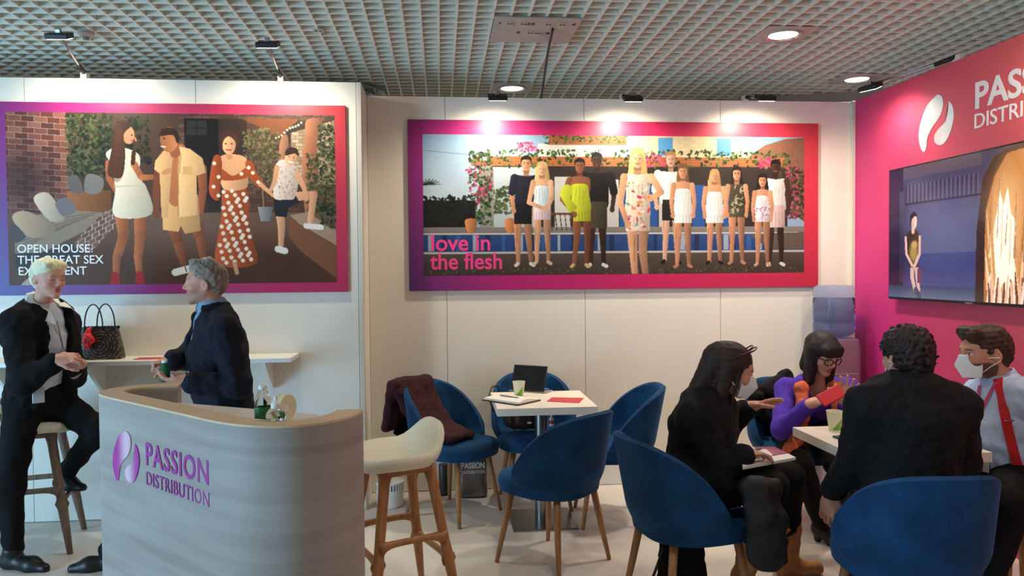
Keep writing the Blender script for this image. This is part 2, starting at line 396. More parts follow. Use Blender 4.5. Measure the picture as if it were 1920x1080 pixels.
# ---------------------------------------------------------------- bar stools
M_stool = mat('cream stool seat', (236, 229, 204), rough=0.38)
M_teak = mat('brown stool wood', (184, 128, 80), rough=0.45, col2=(158, 102, 58), nscale=12, stretch=(5, 5, 0.5))
M_walnut = mat('grey brown stool wood', (142, 118, 100), rough=0.5, col2=(116, 94, 78), nscale=12, stretch=(5, 5, 0.5))
def stool(loc, fwd, label, wood, seatm):
    t = thing('bar_stool', label, 'bar stool', (loc[0], loc[1], 0), math.radians(fwd-90), 'wooden bar stools')
    m = MB(); NU, NV = 36, 14; top = []
    # seat: dished pad whose rear edge rises into a low rounded back (+y forward)
    def lip(x, y):
        b = max(0.0, min(1.0, (-y-0.06)/0.13)); b = b*b*(3-2*b)
        return 0.135*b*max(0.0, 1-(abs(x)/0.235)**2.4)+0.02*(x/0.2)**2-0.02*max(0, (y-0.1)/0.1)**2
    ol = superell(0.225, 0.20, NU, 2.5)
    rs = []
    for k, dz in ((0.55, -0.05), (0.86, -0.045), (0.97, -0.03), (1.0, -0.008), (0.985, 0.008), (0.94, 0.016), (0.85, 0.014), (0.7, 0.006), (0.5, 0.0), (0.25, -0.004), (0.02, -0.005)):
        rs.append([(x*k, y*k, 0.70+dz+lip(x*k, y*k)) for x, y in ol])
    m.rings(rs); m.build('seat', seatm, t, auto=70)
    foot = {}
    for sx in (-1, 1):
        for sy in (-1, 1):
            a, b = Vector((sx*0.115, sy*0.105, 0.665)), Vector((sx*0.215, sy*0.205, 0.0)); foot[(sx, sy)] = (a, b)
            MB().tube([a, a.lerp(b, 0.1), a.lerp(b, 0.5), a.lerp(b, 0.62), b], [0.034, 0.025, 0.023, 0.026, 0.015], n=10, flat=0.8).build('leg', wood, t, smooth=True)
    for sx in (-1, 1):
        MB().tube([(sx*0.115, -0.11, 0.652), (sx*0.115, 0.11, 0.652)], 0.026, n=8, flat=0.8).build('seat_rail', wood, t, smooth=True)
    MB().tube([(-0.11, 0.105, 0.652), (0.11, 0.105, 0.652)], 0.024, n=8).build('seat_rail', wood, t, smooth=True)
    def on(k, z): a, b = foot[k]; return a.lerp(b, (a.z-z)/(a.z-b.z))
    for (k0, k1, z) in (((-1, 1), (1, 1), 0.27), ((-1, 1), (-1, -1), 0.34), ((1, 1), (1, -1), 0.34), ((-1, -1), (1, -1), 0.24)):
        p, q = on(k0, z), on(k1, z); path = []; rad = []
        for j in range(13):
            s = j/12; e = abs(2*s-1); c = p.lerp(q, s); c.z += 0.012*(1-e**4)
            path.append(c); rad.append(0.014+0.022*e**6)
        MB().tube(path, rad, n=8, flat=1.1).build('stretcher', wood, t, smooth=True)
stool((-0.205, 3.50), 205, 'cream seated wooden bar stool standing right of the counter', M_teak, M_stool)
stool((-2.30, 4.50), 15, 'dark wooden bar stool under the white-haired woman', M_walnut, M_stool)
# ---------------------------------------------------------------- reception counter
M_cfront = mat('whitewashed wood veneer', (172, 163, 154), rough=0.55, col2=(148, 138, 130), nscale=2.2, stretch=(0.6, 0.6, 9))
M_crim = mat('beech rim', (222, 194, 160), rough=0.5, col2=(208, 178, 142), nscale=6)
OUT = [(-0.254, 2.475), (-0.258, 2.43), (-0.278, 2.37), (-0.331, 2.292), (-0.416, 2.243), (-0.507, 2.246), (-0.60, 2.283), (-0.70, 2.36), (-0.823, 2.482), (-1.04, 2.694), (-1.20, 2.85), (-1.262, 2.925), (-1.285, 2.994), (-1.262, 3.078), (-1.185, 3.138), (-1.049, 3.165)]
def catmull(P, n=6):
    P = [Vector(p+(0,)) if len(p) == 2 else Vector(p) for p in P]; out = []
    for i in range(len(P)-1):
        a, b, c, d = P[max(i-1, 0)], P[i], P[i+1], P[min(i+2, len(P)-1)]
        for k in range(n):
            s = k/n
            out.append(0.5*((2*b)+(c-a)*s+(2*a-5*b+4*c-d)*s*s+(3*b-a-3*c+d)*s**3))
    out.append(P[-1]); return out
oc = catmull(OUT)
def offs(P, d):
    r = []
    for i, p in enumerate(P):
        t = (P[min(i+1, len(P)-1)]-P[max(i-1, 0)]).normalized(); r.append(p+Vector((t.y, -t.x, 0))*d)
    return r
ic = offs(oc, 0.085)
if (ic[len(ic)//2]-Vector((-0.8, 2.8, 0))).length > (oc[len(oc)//2]-Vector((-0.8, 2.8, 0))).length: ic = offs(oc, -0.085)
ctr = thing('reception_counter', 'curved whitewashed wood reception counter with pink logo at left', 'counter', (-0.75, 2.7, 0))
mb = MB(); mb.rings([[(o.x, o.y, 0.0), (o.x, o.y, 1.092), (i.x, i.y, 1.092), (i.x, i.y, 0.0)] for o, i in zip(oc, ic)])
mb.build('front_panel', M_cfront, ctr, auto=35, world=True, fixn=True)
mb = MB(); mb.rings([[(o.x, o.y, 1.0925), (o.x, o.y, 1.10), (i.x, i.y, 1.10), (i.x, i.y, 1.0925)] for o, i in zip(oc, ic)])
mb.build('top_rim', M_crim, ctr, auto=35, world=True, fixn=True)
wk = [(-0.42, 2.62)]+[(p.x, p.y) for p in offs(oc, (0.09 if (ic[40]-oc[40]).dot(offs(oc, 0.1)[40]-oc[40]) > 0 else -0.09))[10:66]]+[(-0.97, 2.92)]
MB().prism([(x, y) for x, y in wk], 0.025, O=(0, 0, 1.035)).build('worktop', M_wtop, ctr, world=True, fixn=True)
# logo and lettering on the flat run of the counter
EMB_L = [(0.55, 0.99), (0.25, 0.85), (0.05, 0.55), (0.0, 0.3), (0.07, 0.07), (0.17, 0.0), (0.23, 0.07), (0.27, 0.25), (0.40, 0.41), (0.60, 0.56), (0.70, 0.73), (0.68, 0.91)]
EMB_R = [(0.86, 0.80), (0.96, 0.70), (1.0, 0.5), (0.92, 0.26), (0.78, 0.09), (0.62, 0.05), (0.48, 0.13), (0.47, 0.25), (0.58, 0.35), (0.76, 0.45), (0.84, 0.62)]
def emblem(w, h, ext=0.0015):
    mb = MB(); cols = []
    for P in (EMB_L, EMB_R):
        cl = catmull([(p[0], p[1], 0) for p in P]+[P[0]+(0,)], 6)[:-1]
        c = sum((Vector(p) for p in cl), Vector())/len(cl)
        rs = [[c.lerp(p, k) for p in cl] for k in (1.0, 0.7, 0.4, 0.05)]
        mb.rings([[(p.x*w, p.y*h, ext) for p in r] for r in rs], False, True)
        mb.rings([[(p.x*w, p.y*h, 0) for p in rs[0]], [(p.x*w, p.y*h, ext) for p in rs[0]]], False, False)
    return mb
def color_attr(me, fn, name='col'):
    n = len(me.vertices); co = np.zeros(n*3, np.float32); me.vertices.foreach_get('co', co); co = co.reshape(-1, 3)
    c = np.ones((n, 4), np.float32); c[:, :3] = fn(co)
    a = me.color_attributes.new(name, 'FLOAT_COLOR', 'POINT'); a.data.foreach_set('color', c.ravel())
def nlin(c): return np.array(lin(c), np.float32)
M_emb = mat('printed emblem', (255, 255, 255), rough=0.4, attr='col')
pA, pB = Vector((-1.245, 2.893, 0)), Vector((-0.70, 2.36, 0)); cd = (pB-pA).normalized(); cn = Vector((cd.y, -cd.x, 0))
if cn.y > 0: cn = -cn
CRot = Matrix((cd, Vector((0, 0, 1)), cn)).transposed().to_4x4()
def on_counter(px, py):
    d = ray(px, py); n = cn; s = (pA-CO).dot(n)/d.dot(n); return CO+d*s
def put_counter(o, px, py):
    p = on_counter(px, py)+cn*0.0006
    o.matrix_world = Matrix.Translation(p) @ CRot; o.parent = ctr; o.matrix_parent_inverse = Matrix.Translation(-ctr.location)
e0, e1 = on_counter(213, 855), on_counter(263, 875)
ew = (e1-e0).dot(cd); eh = on_counter(237, 805).z-on_counter(237, 905).z
o = emblem(ew, eh).build('emblem', M_emb, None, fixn=True)
color_attr(o.data, lambda co: nlin((172, 40, 150))[None]*(1-smoothstep(0.25, 0.85, np.abs(co[:, 0]/ew-0.55)*-1.6+0.85)[:, None])+nlin((226, 190, 204))[None]*smoothstep(0.25, 0.85, np.abs(co[:, 0]/ew-0.55)*-1.6+0.85)[:, None])
put_counter(o, 213, 898); o.location.z = on_counter(237, 907).z
M_mag = mat('magenta lettering', (160, 34, 142), rough=0.45)
def counter_text(txt, x0, x1, ytop, ybot, bold):
    a, b = on_counter(x0, ybot), on_counter(x1, ybot+0.33*(x1-x0))
    h = on_counter(x0, ytop).z-a.z
    me, wd = text_mesh(txt, h/0.70, bold, 0.0008, spacing=1.1)
    sx = (b-a).dot(cd)/wd; me.transform(Matrix.Diagonal((sx, 1, 1, 1)))
    o = link_mesh('lettering', me, M_mag); put_counter(o, x0, ybot)
counter_text('PASSION', 273, 392, 829, 870, 0.016)
counter_text('DISTRIBUTION', 274, 393, 883, 908, 0.0)
# ================================================================ printed posters and the screen
class Canvas:
    """flat print painted in the print's own coordinates (pixel-sized cells), carried by a fine grid of coloured cells"""
    def __init__(s, x0, y0, x1, y1, base, step=1.0):
        s.x0, s.y0, s.x1, s.y1 = x0, y0, x1, y1
        s.W = int((x1-x0)/step); s.H = int((y1-y0)/step); s.st = step
        s.X, s.Y = np.meshgrid(x0+(np.arange(s.W)+0.5)*(x1-x0)/s.W, y0+(np.arange(s.H)+0.5)*(y1-y0)/s.H)
        s.C = np.zeros((s.H, s.W, 3), np.float32); s.C[:] = np.array(base)/255.0
        s.rng = np.random.RandomState(3); s.ink = 0.66
    def sub(s, xa, ya, xb, yb):
        i0 = max(0, int((ya-s.y0)/s.st)-1); i1 = min(s.H, int((yb-s.y0)/s.st)+2)
        j0 = max(0, int((xa-s.x0)/s.st)-1); j1 = min(s.W, int((xb-s.x0)/s.st)+2)
        return slice(i0, max(i0, i1)), slice(j0, max(j0, j1))
    def put(s, sl, m, c, a=1.0, shade=0.0, xr=None):
        if m.size == 0: return
        c = np.array(c, np.float32)/255.0; w = (m*a).astype(np.float32)[..., None]; cc = np.broadcast_to(c, w.shape[:2]+(3,))
        if shade and xr:
            t = np.clip((s.X[sl]-xr[0])/(xr[1]-xr[0]+1e-6), 0, 1)[..., None]; cc = cc*(1+shade*(0.5-t)*2*0.6)
        s.C[sl] = s.C[sl]*(1-w)+np.clip(cc, 0, 1)*w
    def poly(s, P, c, a=1.0, smooth=True, shade=0.0):
        if smooth:
            Q = []; n = len(P)
            for i in range(n):
                p0, p1, p2, p3 = [np.array(P[(i+k) % n], float) for k in (-1, 0, 1, 2)]
                for k in range(5):
                    t = k/5; Q.append(0.5*(2*p1+(p2-p0)*t+(2*p0-5*p1+4*p2-p3)*t*t+(3*p1-p0-3*p2+p3)*t**3))
        else: Q = [np.array(p, float) for p in P]
        Q = np.array(Q); sl = s.sub(Q[:, 0].min(), Q[:, 1].min(), Q[:, 0].max(), Q[:, 1].max())
        X, Y = s.X[sl], s.Y[sl]; m = np.zeros(X.shape, bool)
        for (xa, ya), (xb, yb) in zip(Q, np.roll(Q, -1, 0)):
            if ya == yb: continue
            m ^= ((ya > Y) != (yb > Y)) & (X < (xb-xa)*(Y-ya)/(yb-ya)+xa)
        s.put(sl, m, c, a, shade, (Q[:, 0].min(), Q[:, 0].max()))
    def ell(s, cx, cy, rx, ry, c, a=1.0, rot=0.0, shade=0.0, soft=0.0):
        r = max(rx, ry)*(1+soft); sl = s.sub(cx-r, cy-r, cx+r, cy+r); X, Y = s.X[sl]-cx, s.Y[sl]-cy
        co, si = math.cos(rot), math.sin(rot); d = np.sqrt(((X*co+Y*si)/rx)**2+((-X*si+Y*co)/ry)**2)
        m = np.clip((1+soft-d)/(2*soft+1e-6), 0, 1) if soft else (d < 1)
        s.put(sl, m, c, a, shade, (cx-rx, cx+rx))
    def line(s, P, w, c, a=1.0, w1=None, shade=0.0):
        w1 = w if w1 is None else w1; n = len(P)-1
        for k in range(n):
            (xa, ya), (xb, yb) = P[k], P[k+1]; wa, wb = w+(w1-w)*k/n, w+(w1-w)*(k+1)/n; mw = max(wa, wb)
            sl = s.sub(min(xa, xb)-mw, min(ya, yb)-mw, max(xa, xb)+mw, max(ya, yb)+mw); X, Y = s.X[sl], s.Y[sl]
            dx, dy = xb-xa, yb-ya; L = dx*dx+dy*dy+1e-6; t = np.clip(((X-xa)*dx+(Y-ya)*dy)/L, 0, 1)
            d = np.hypot(X-xa-t*dx, Y-ya-t*dy); s.put(sl, d < (wa+(wb-wa)*t)/2, c, a, shade, (min(xa, xb)-mw/2, max(xa, xb)+mw/2))
    def rect(s, xa, ya, xb, yb, c, a=1.0): s.poly([(xa, ya), (xb, ya), (xb, yb), (xa, yb)], c, a, False)
    def vgrad(s, xa, ya, xb, yb, c0, c1):
        sl = s.sub(xa, ya, xb, yb); t = np.clip((s.Y[sl]-ya)/(yb-ya), 0, 1)[..., None]
        m = ((s.X[sl] >= xa) & (s.X[sl] <= xb) & (s.Y[sl] >= ya) & (s.Y[sl] <= yb))[..., None]
        s.C[sl] = np.where(m, (np.array(c0)*(1-t)+np.array(c1)*t)/255.0, s.C[sl])
    def leaves(s, n, xa, ya, xb, yb, cols, r=(1.5, 3.5), a=0.9, hang=0.0):
        for _ in range(n):
            x, y = s.rng.uniform(xa, xb), s.rng.uniform(ya, yb)
            if hang: y = ya+(yb-ya)*s.rng.rand()**hang
            q = s.rng.uniform(*r); s.ell(x, y, q, q*0.55, cols[s.rng.randint(len(cols))], a, s.rng.rand()*PI)
    def bricks(s, P, bw, bh, cols, mortar, skew=0.0):
        Q = np.array(P, float); sl = s.sub(Q[:, 0].min(), Q[:, 1].min(), Q[:, 0].max(), Q[:, 1].max()); X, Y = s.X[sl], s.Y[sl]
        m = np.zeros(X.shape, bool)
        for (xa, ya), (xb, yb) in zip(Q, np.roll(Q, -1, 0)):
            if ya != yb: m ^= ((ya > Y) != (yb > Y)) & (X < (xb-xa)*(Y-ya)/(yb-ya)+xa)
        Yk = Y+skew*(X-Q[0, 0]); r = np.floor(Yk/bh).astype(int); u = X/bw+0.5*(r % 2); k = np.floor(u).astype(int)
        h = ((k*73856093) ^ (r*19349663)) % len(cols)
        col = np.array(cols, np.float32)[h]/255.0
        j = ((u-k)*bw < 1.1) | ((Yk/bh-r)*bh < 1.1); col = np.where(j[..., None], np.array(mortar)/255.0, col)
        s.C[sl] = np.where(m[..., None], col, s.C[sl])
    def finish(s, grain=0.008):
        p = np.pad(s.C, ((1, 1), (1, 1), (0, 0)), 'edge')
        s.C = 0.6*s.C+0.1*(p[:-2, 1:-1]+p[2:, 1:-1]+p[1:-1, :-2]+p[1:-1, 2:])
        g = s.rng.normal(0, grain, (s.H//3+1, s.W//3+1, 1)); s.C = np.clip(s.C*(1+np.kron(g, np.ones((3, 3, 1)))[:s.H, :s.W]), 0, 1)
    def mesh(s, name, w, h):
        """grid in the local XZ plane, lower left corner at the origin"""
        W, H = s.W, s.H; xs = np.linspace(0, w, W+1); zs = np.linspace(h, 0, H+1)
        V = np.zeros(((W+1)*(H+1), 3), np.float32); gx, gz = np.meshgrid(xs, zs); V[:, 0] = gx.ravel(); V[:, 2] = gz.ravel()
        i = np.arange(H)[:, None]*(W+1)+np.arange(W)[None]; i = i.ravel()
        Fq = np.stack([i+W+1, i+W+2, i+1, i], 1)
        me = np_mesh(name, V, Fq)
        c = np.where(s.C <= 0.04045, s.C/12.92, ((s.C+0.055)/1.055)**2.4).reshape(-1, 3)*s.ink
        a = me.color_attributes.new('col', 'BYTE_COLOR', 'CORNER')
        L = np.ones((len(c)*4, 4), np.float32); L[:, :3] = np.repeat(c, 4, 0); a.data.foreach_set('color', L.ravel())
        return me
def np_mesh(name, V, Fq):
    me = bpy.data.meshes.new(name); V = np.ascontiguousarray(V, np.float32); Fq = np.ascontiguousarray(Fq, np.int32); k = Fq.shape[1]
    me.vertices.add(len(V)); me.vertices.foreach_set('co', V.ravel()); me.loops.add(Fq.size); me.loops.foreach_set('vertex_index', Fq.ravel())
    me.polygons.add(len(Fq)); me.polygons.foreach_set('loop_start', np.arange(0, Fq.size, k, dtype=np.int32))
    me.update(calc_edges=True); return me
M_print = mat('satin photo print', (255, 255, 255), rough=0.45, attr='col', spec=0.3)
def figure(C, x, top, foot, skin, hair, shirt, bottom, blen, sw=0.105, hipx=0.0, footx=0.0, sleeve=0.0, arms=None, long=0.0, shoes=(240, 240, 240), hw=0.075, bare=False, stance=0.05, hairtop=True, bw=None):
    """standing printed figure: head, hair, torso, arms, garment to blen of the height, legs, shoes"""
    H = foot-top; fx = x+footx; hx = x+hipx; sk2 = tuple(v*0.8 for v in skin)
    sh, wa, hi = top+0.185*H, top+0.36*H, top+0.49*H; w = sw*H; bw = bw or hw
    if long: C.poly([(x-0.05*H, top+0.03*H), (x, top-0.005*H), (x+0.05*H, top+0.03*H), (x+0.075*H, top+long*H), (x+0.03*H, top+(long+0.03)*H), (x-0.02*H, top+0.2*H), (x-0.07*H, top+long*0.95*H)], hair, shade=0.3)
    for s_, k in ((-1, 0), (1, 1)):        # legs
        kx, ax = hx+s_*stance*0.95*H, fx+s_*stance*1.15*H
        C.line([(hx+s_*0.045*H, hi), (kx, top+0.72*H), (ax, foot-0.02*H)], 0.085*H, skin if s_ < 0 else sk2, w1=0.035*H, shade=0.35)
        C.line([(ax-0.005*H, foot-0.015*H), (ax+s_*0.022*H, foot)], 0.032*H, shoes)
    C.line([(x, top+0.1*H), (x, sh+0.01*H)], 0.05*H, sk2)
    if bare: C.poly([(x-w, sh+0.01*H), (x, sh-0.02*H), (x+w, sh+0.01*H), (x+w*0.75, wa), (x-w*0.75, wa)], skin, shade=0.3)
    C.poly([(x-w*(0.7 if bare else 1), sh+(0.06 if bare else 0.0)*H), (x, sh+(0.05 if bare else 0.0)*H), (x+w*(0.7 if bare else 1), sh+(0.06 if bare else 0)*H), (x+w*0.85, wa-0.05*H), (hx+hw*H, hi), (hx-hw*H, hi), (x-w*0.85, wa-0.05*H)], shirt, shade=0.35)
    if bottom is not None:
        C.poly([(hx-hw*H, wa+0.07*H), (hx+hw*H, wa+0.07*H), (hx+bw*H*1.05, hi), (hx+bw*H*1.05, top+blen*H), (hx-bw*H*1.05, top+blen*H), (hx-bw*H*1.05, hi)], bottom, smooth=False, shade=0.35)
    for q in range(5):
        fx0 = x+(q-2)*w*0.32; C.line([(fx0, sh+0.06*H+C.rng.rand()*0.05*H), (fx0+(C.rng.rand()-0.5)*0.05*H, wa+C.rng.rand()*0.12*H)], 0.012*H, tuple(v*0.62 for v in shirt), 0.35, w1=0.004*H)
        if bottom is not None: C.line([(hx+(q-2)*hw*H*0.36, hi), (hx+(q-2)*bw*H*0.4, top+blen*H-0.01*H)], 0.009*H, tuple(v*0.6 for v in bottom), 0.35)
    for s_ in (-1, 1): C.line([(fx+s_*stance*1.3*H, top+0.62*H), (fx+s_*stance*1.4*H, top+0.8*H)], 0.008*H, (60, 36, 28), 0.3)
    C.ell(x, top+0.142*H, 0.03*H, 0.014*H, tuple(v*0.55 for v in skin), 0.6, soft=0.4)
    for A in (arms or [[(-1.0, 0.2), (-1.25, 0.36), (-1.1, 0.5)], [(1.0, 0.2), (1.25, 0.36), (1.1, 0.5)]]):
        P = [(x+a*w, top+b*H) for a, b in A]; C.line(P, 0.052*H, skin, w1=0.034*H, shade=0.25); C.ell(P[-1][0], P[-1][1], 0.022*H, 0.026*H, skin)
        if sleeve: C.line([P[0], (P[0][0]+(P[1][0]-P[0][0])*sleeve, P[0][1]+(P[1][1]-P[0][1])*sleeve)], 0.07*H, shirt, shade=0.2)
    C.ell(x, top+0.075*H, 0.04*H, 0.062*H, skin, shade=0.3)
    if hairtop: C.poly([(x-0.045*H, top+0.075*H), (x-0.045*H, top+0.02*H), (x, top-0.006*H), (x+0.045*H, top+0.02*H), (x+0.045*H, top+0.075*H), (x+0.03*H, top+0.038*H), (x-0.03*H, top+0.038*H)], hair)
    C.ell(x+0.02*H, top+0.085*H, 0.022*H, 0.05*H, tuple(v*0.7 for v in skin), 0.4, soft=0.5)
    for s_ in (-1, 1): C.line([(x+s_*0.01*H, top+0.06*H), (x+s_*0.024*H, top+0.06*H)], 0.006*H, hair, 0.8)
    for s_ in (-1, 1): C.ell(x+s_*0.016*H, top+0.07*H, 0.006*H, 0.0035*H, (50, 34, 28))
    C.line([(x-0.012*H, top+0.108*H), (x+0.012*H, top+0.108*H)], 0.006*H, (150, 70, 64))
    C.line([(x, top+0.072*H), (x+0.003*H, top+0.09*H)], 0.005*H, sk2)
def poster2():
    C = Canvas(790, 252, 1508, 515, (150, 180, 205)); G = [(40, 66, 34), (62, 92, 44), (88, 118, 58), (28, 46, 26)]; K = [(196, 60, 110), (216, 96, 140), (168, 40, 90)]
    C.vgrad(790, 252, 1010, 400, (150, 184, 214), (206, 216, 224)); C.line([(792, 282), (900, 292)], 1, (110, 120, 130))
    C.rect(1000, 268, 1160, 292, (226, 224, 220)); C.rect(1020, 252, 1165, 270, (178, 112, 72)); C.leaves(90, 1010, 250, 1165, 268, G)
    C.rect(1180, 252, 1402, 296, (232, 212, 172)); C.bricks([(1262, 252), (1340, 252), (1340, 296), (1262, 296)], 14, 7, [(234, 216, 178), (228, 206, 164)], (220, 198, 158))
    for x in (1225, 1337):
        C.rect(x, 255, x+28, 290, (92, 158, 214)); C.line([(x+14, 255), (x+14, 290)], 1, (60, 110, 160))
        for k in range(6): C.line([(x+3, 259+k*5), (x+25, 259+k*5)], 1, (66, 124, 178))
    C.rect(1402, 256, 1510, 300, (140, 180, 220)); C.poly([(1400, 290), (1430, 268), (1470, 256), (1512, 252), (1512, 420), (1400, 330)], (142, 100, 80), smooth=False)
    C.leaves(260, 1410, 270, 1508, 330, [(128, 88, 70), (156, 112, 88), (112, 80, 62)], (1, 3), 0.5)
    C.rect(880, 292, 1470, 310, (184, 112, 70))
    for k in range(3): C.line([(910, 296+k*5), (1470, 298+k*5)], 1, (150, 84, 50))
    C.rect(905, 310, 1475, 440, (52, 44, 42)); C.rect(905, 312, 1000, 440, (190, 200, 208)); C.leaves(160, 912, 350, 960, 400, [(70, 84, 52), (96, 106, 66), (52, 64, 42)], (2, 5))
    C.rect(1030, 330, 1060, 440, (206, 204, 200)); C.rect(1060, 340, 1090, 440, (70, 58, 52)); C.rect(1125, 335, 1150, 440, (206, 204, 200)); C.rect(1152, 340, 1168, 430, (40, 92, 160))
    for x in (1200, 1290, 1350): C.rect(x, 345, x+24, 425, (44, 88, 156))
    for x in (1185, 1226, 1320, 1378): C.rect(x, 335, x+10, 430, (200, 198, 196))
    C.leaves(420, 890, 280, 1480, 312, G, (2, 4.5), hang=1.3); C.leaves(60, 1185, 284, 1240, 310, K, (2, 4)); C.leaves(40, 1418, 292, 1450, 312, K, (2, 4)); C.leaves(40, 958, 266, 1000, 282, K, (2, 4))
    C.leaves(320, 1455, 310, 1508, 410, [(66, 58, 42), (44, 40, 30), (92, 78, 54)], (2, 5)); C.leaves(60, 1472, 310, 1496, 410, K, (2, 3.5))
    C.rect(892, 310, 918, 440, (152, 146, 146)); C.rect(895, 254, 906, 300, (218, 220, 222)); C.leaves(300, 874, 284, 915, 420, G, (2, 4.5)); C.leaves(60, 868, 305, 915, 380, K, (2, 4))
    C.rect(790, 375, 884, 425, (30, 30, 28)); C.leaves(160, 792, 366, 884, 424, [(26, 28, 24), (38, 42, 32), (18, 20, 18)], (2, 5))
    for a in range(9): C.line([(798, 345), (798+24*math.cos(-0.2-a*0.3), 348-18*math.sin(0.2+a*0.3)+a)], 3, (44, 52, 44), w1=1)
    C.vgrad(790, 425, 1510, 445, (140, 132, 128), (122, 114, 112)); C.rect(790, 436, 1510, 439, (214, 210, 204))
    C.vgrad(790, 439, 1510, 472, (52, 78, 128), (36, 70, 134))
    for k in range(26):
        x = 800+k*26+C.rng.randint(-6, 6); C.rect(x, 440, x+C.rng.randint(5, 13), 470, [(196, 204, 214), (30, 44, 78), (60, 104, 168)][k % 3], 0.8)
    C.rect(790, 471, 1510, 475, (206, 202, 196)); C.vgrad(790, 475, 1510, 516, (92, 78, 72), (70, 60, 54)); C.poly([(1400, 440), (1510, 436), (1510, 470), (1440, 470)], (104, 90, 82), smooth=False)
    C.leaves(200, 792, 503, 1506, 516, [(104, 98, 60), (82, 80, 48), (120, 108, 72)], (1, 3))
    for x in (876, 948): C.poly([(x-9, 410), (x+9, 410), (x+10, 424), (x+4, 436), (x-4, 436), (x-10, 424)], (206, 130, 78), shade=0.4)
    C.rect(1022, 398, 1060, 402, (110, 74, 50))
    for x in range(1022, 1066, 9): C.line([(x, 402), (x+3, 430)], 1.5, (44, 36, 34))
    S1, S2, S3, S4 = (206, 146, 112), (220, 168, 134), (142, 88, 62), (66, 42, 34)
    figure(C, 978, 291, 497, S1, (34, 26, 24), (32, 34, 50), (26, 26, 32), 0.62, sleeve=0.8, hipx=-7, footx=-4)
    figure(C, 1007, 302, 494, S2, (204, 170, 116), (208, 224, 236), (222, 200, 214), 0.57, sw=0.085, bare=True, arms=[[(-1, 0.2), (-1.5, 0.4), (0.2, 0.46)], [(1, 0.2), (1.1, 0.36), (0.6, 0.45)]], hairtop=True, long=0.2, shoes=(226, 196, 180))
    figure(C, 1109, 284, 500, S4, (20, 16, 16), (28, 26, 28), (74, 66, 52), 0.66, sleeve=0.9, sw=0.12, hw=0.085)
    figure(C, 1077, 295, 500, S3, (30, 22, 20), (190, 196, 48), (184, 192, 44), 0.58, sw=0.095, bare=True, arms=[[(-1, 0.2), (-1.7, 0.38), (-0.5, 0.52)]], hipx=4, shoes=(220, 190, 140), hw=0.075)
    C.poly([(1050, 345), (1062, 350), (1060, 372), (1072, 388), (1058, 397), (1048, 380), (1040, 362)], (192, 198, 52), shade=0.3)
    figure(C, 1249, 281, 494, (226, 176, 150), (176, 130, 84), (238, 236, 234), (28, 28, 30), 0.62, sleeve=0.9, sw=0.115, shoes=(30, 28, 28))
    figure(C, 1272, 306, 502, S1, (120, 84, 58), (240, 238, 234), (242, 240, 236), 0.57, sw=0.09, long=0.4, shoes=(206, 140, 116), hw=0.085, bare=True)
    figure(C, 1333, 315, 496, (212, 150, 114), (186, 144, 88), (240, 238, 232), (242, 240, 236), 0.57, sw=0.095, long=0.26, shoes=(30, 26, 26), hw=0.09, bare=True)
    figure(C, 1376, 310, 496, (204, 142, 108), (32, 24, 24), (70, 62, 48), (84, 76, 56), 0.52, sw=0.09, long=0.32, shoes=(206, 150, 126))
    for k in range(26): C.ell(1366+C.rng.rand()*22, 346+C.rng.rand()*58, 4, 1.3, (196, 186, 150), 0.8, C.rng.rand()*3)
    figure(C, 1452, 296, 500, S4, (16, 12, 12), (236, 226, 222), (228, 196, 192), 0.64, sw=0.105, sleeve=0.0, hw=0.085)
    figure(C, 1426, 324, 500, S1, (26, 20, 20), (236, 226, 232), (226, 212, 226), 0.52, sw=0.085, long=0.28, bare=True, hw=0.085, shoes=(220, 180, 160))
    C.leaves(22, 1410, 385, 1442, 412, [(120, 90, 150), (196, 120, 150)], (1.5, 3))
    figure(C, 1186, 276, 545, (222, 166, 130), (216, 178, 112), (232, 214, 196), (234, 208, 190), 0.585, sw=0.095, long=0.3, footx=6, arms=[[(-1, 0.2), (-1.3, 0.38), (-0.75, 0.54)], [(1, 0.2), (1.75, 0.31), (0.95, 0.35)]], hw=0.08, stance=0.035)
    for k in range(46): C.ell(1166+C.rng.rand()*42, 338+C.rng.rand()*94, C.rng.uniform(2, 5.5), C.rng.uniform(1.5, 3), [(196, 52, 80), (228, 138, 62), (110, 158, 150), (240, 232, 220), (214, 150, 160)][k % 5], 0.85, C.rng.rand()*3)
    C.finish(); return C
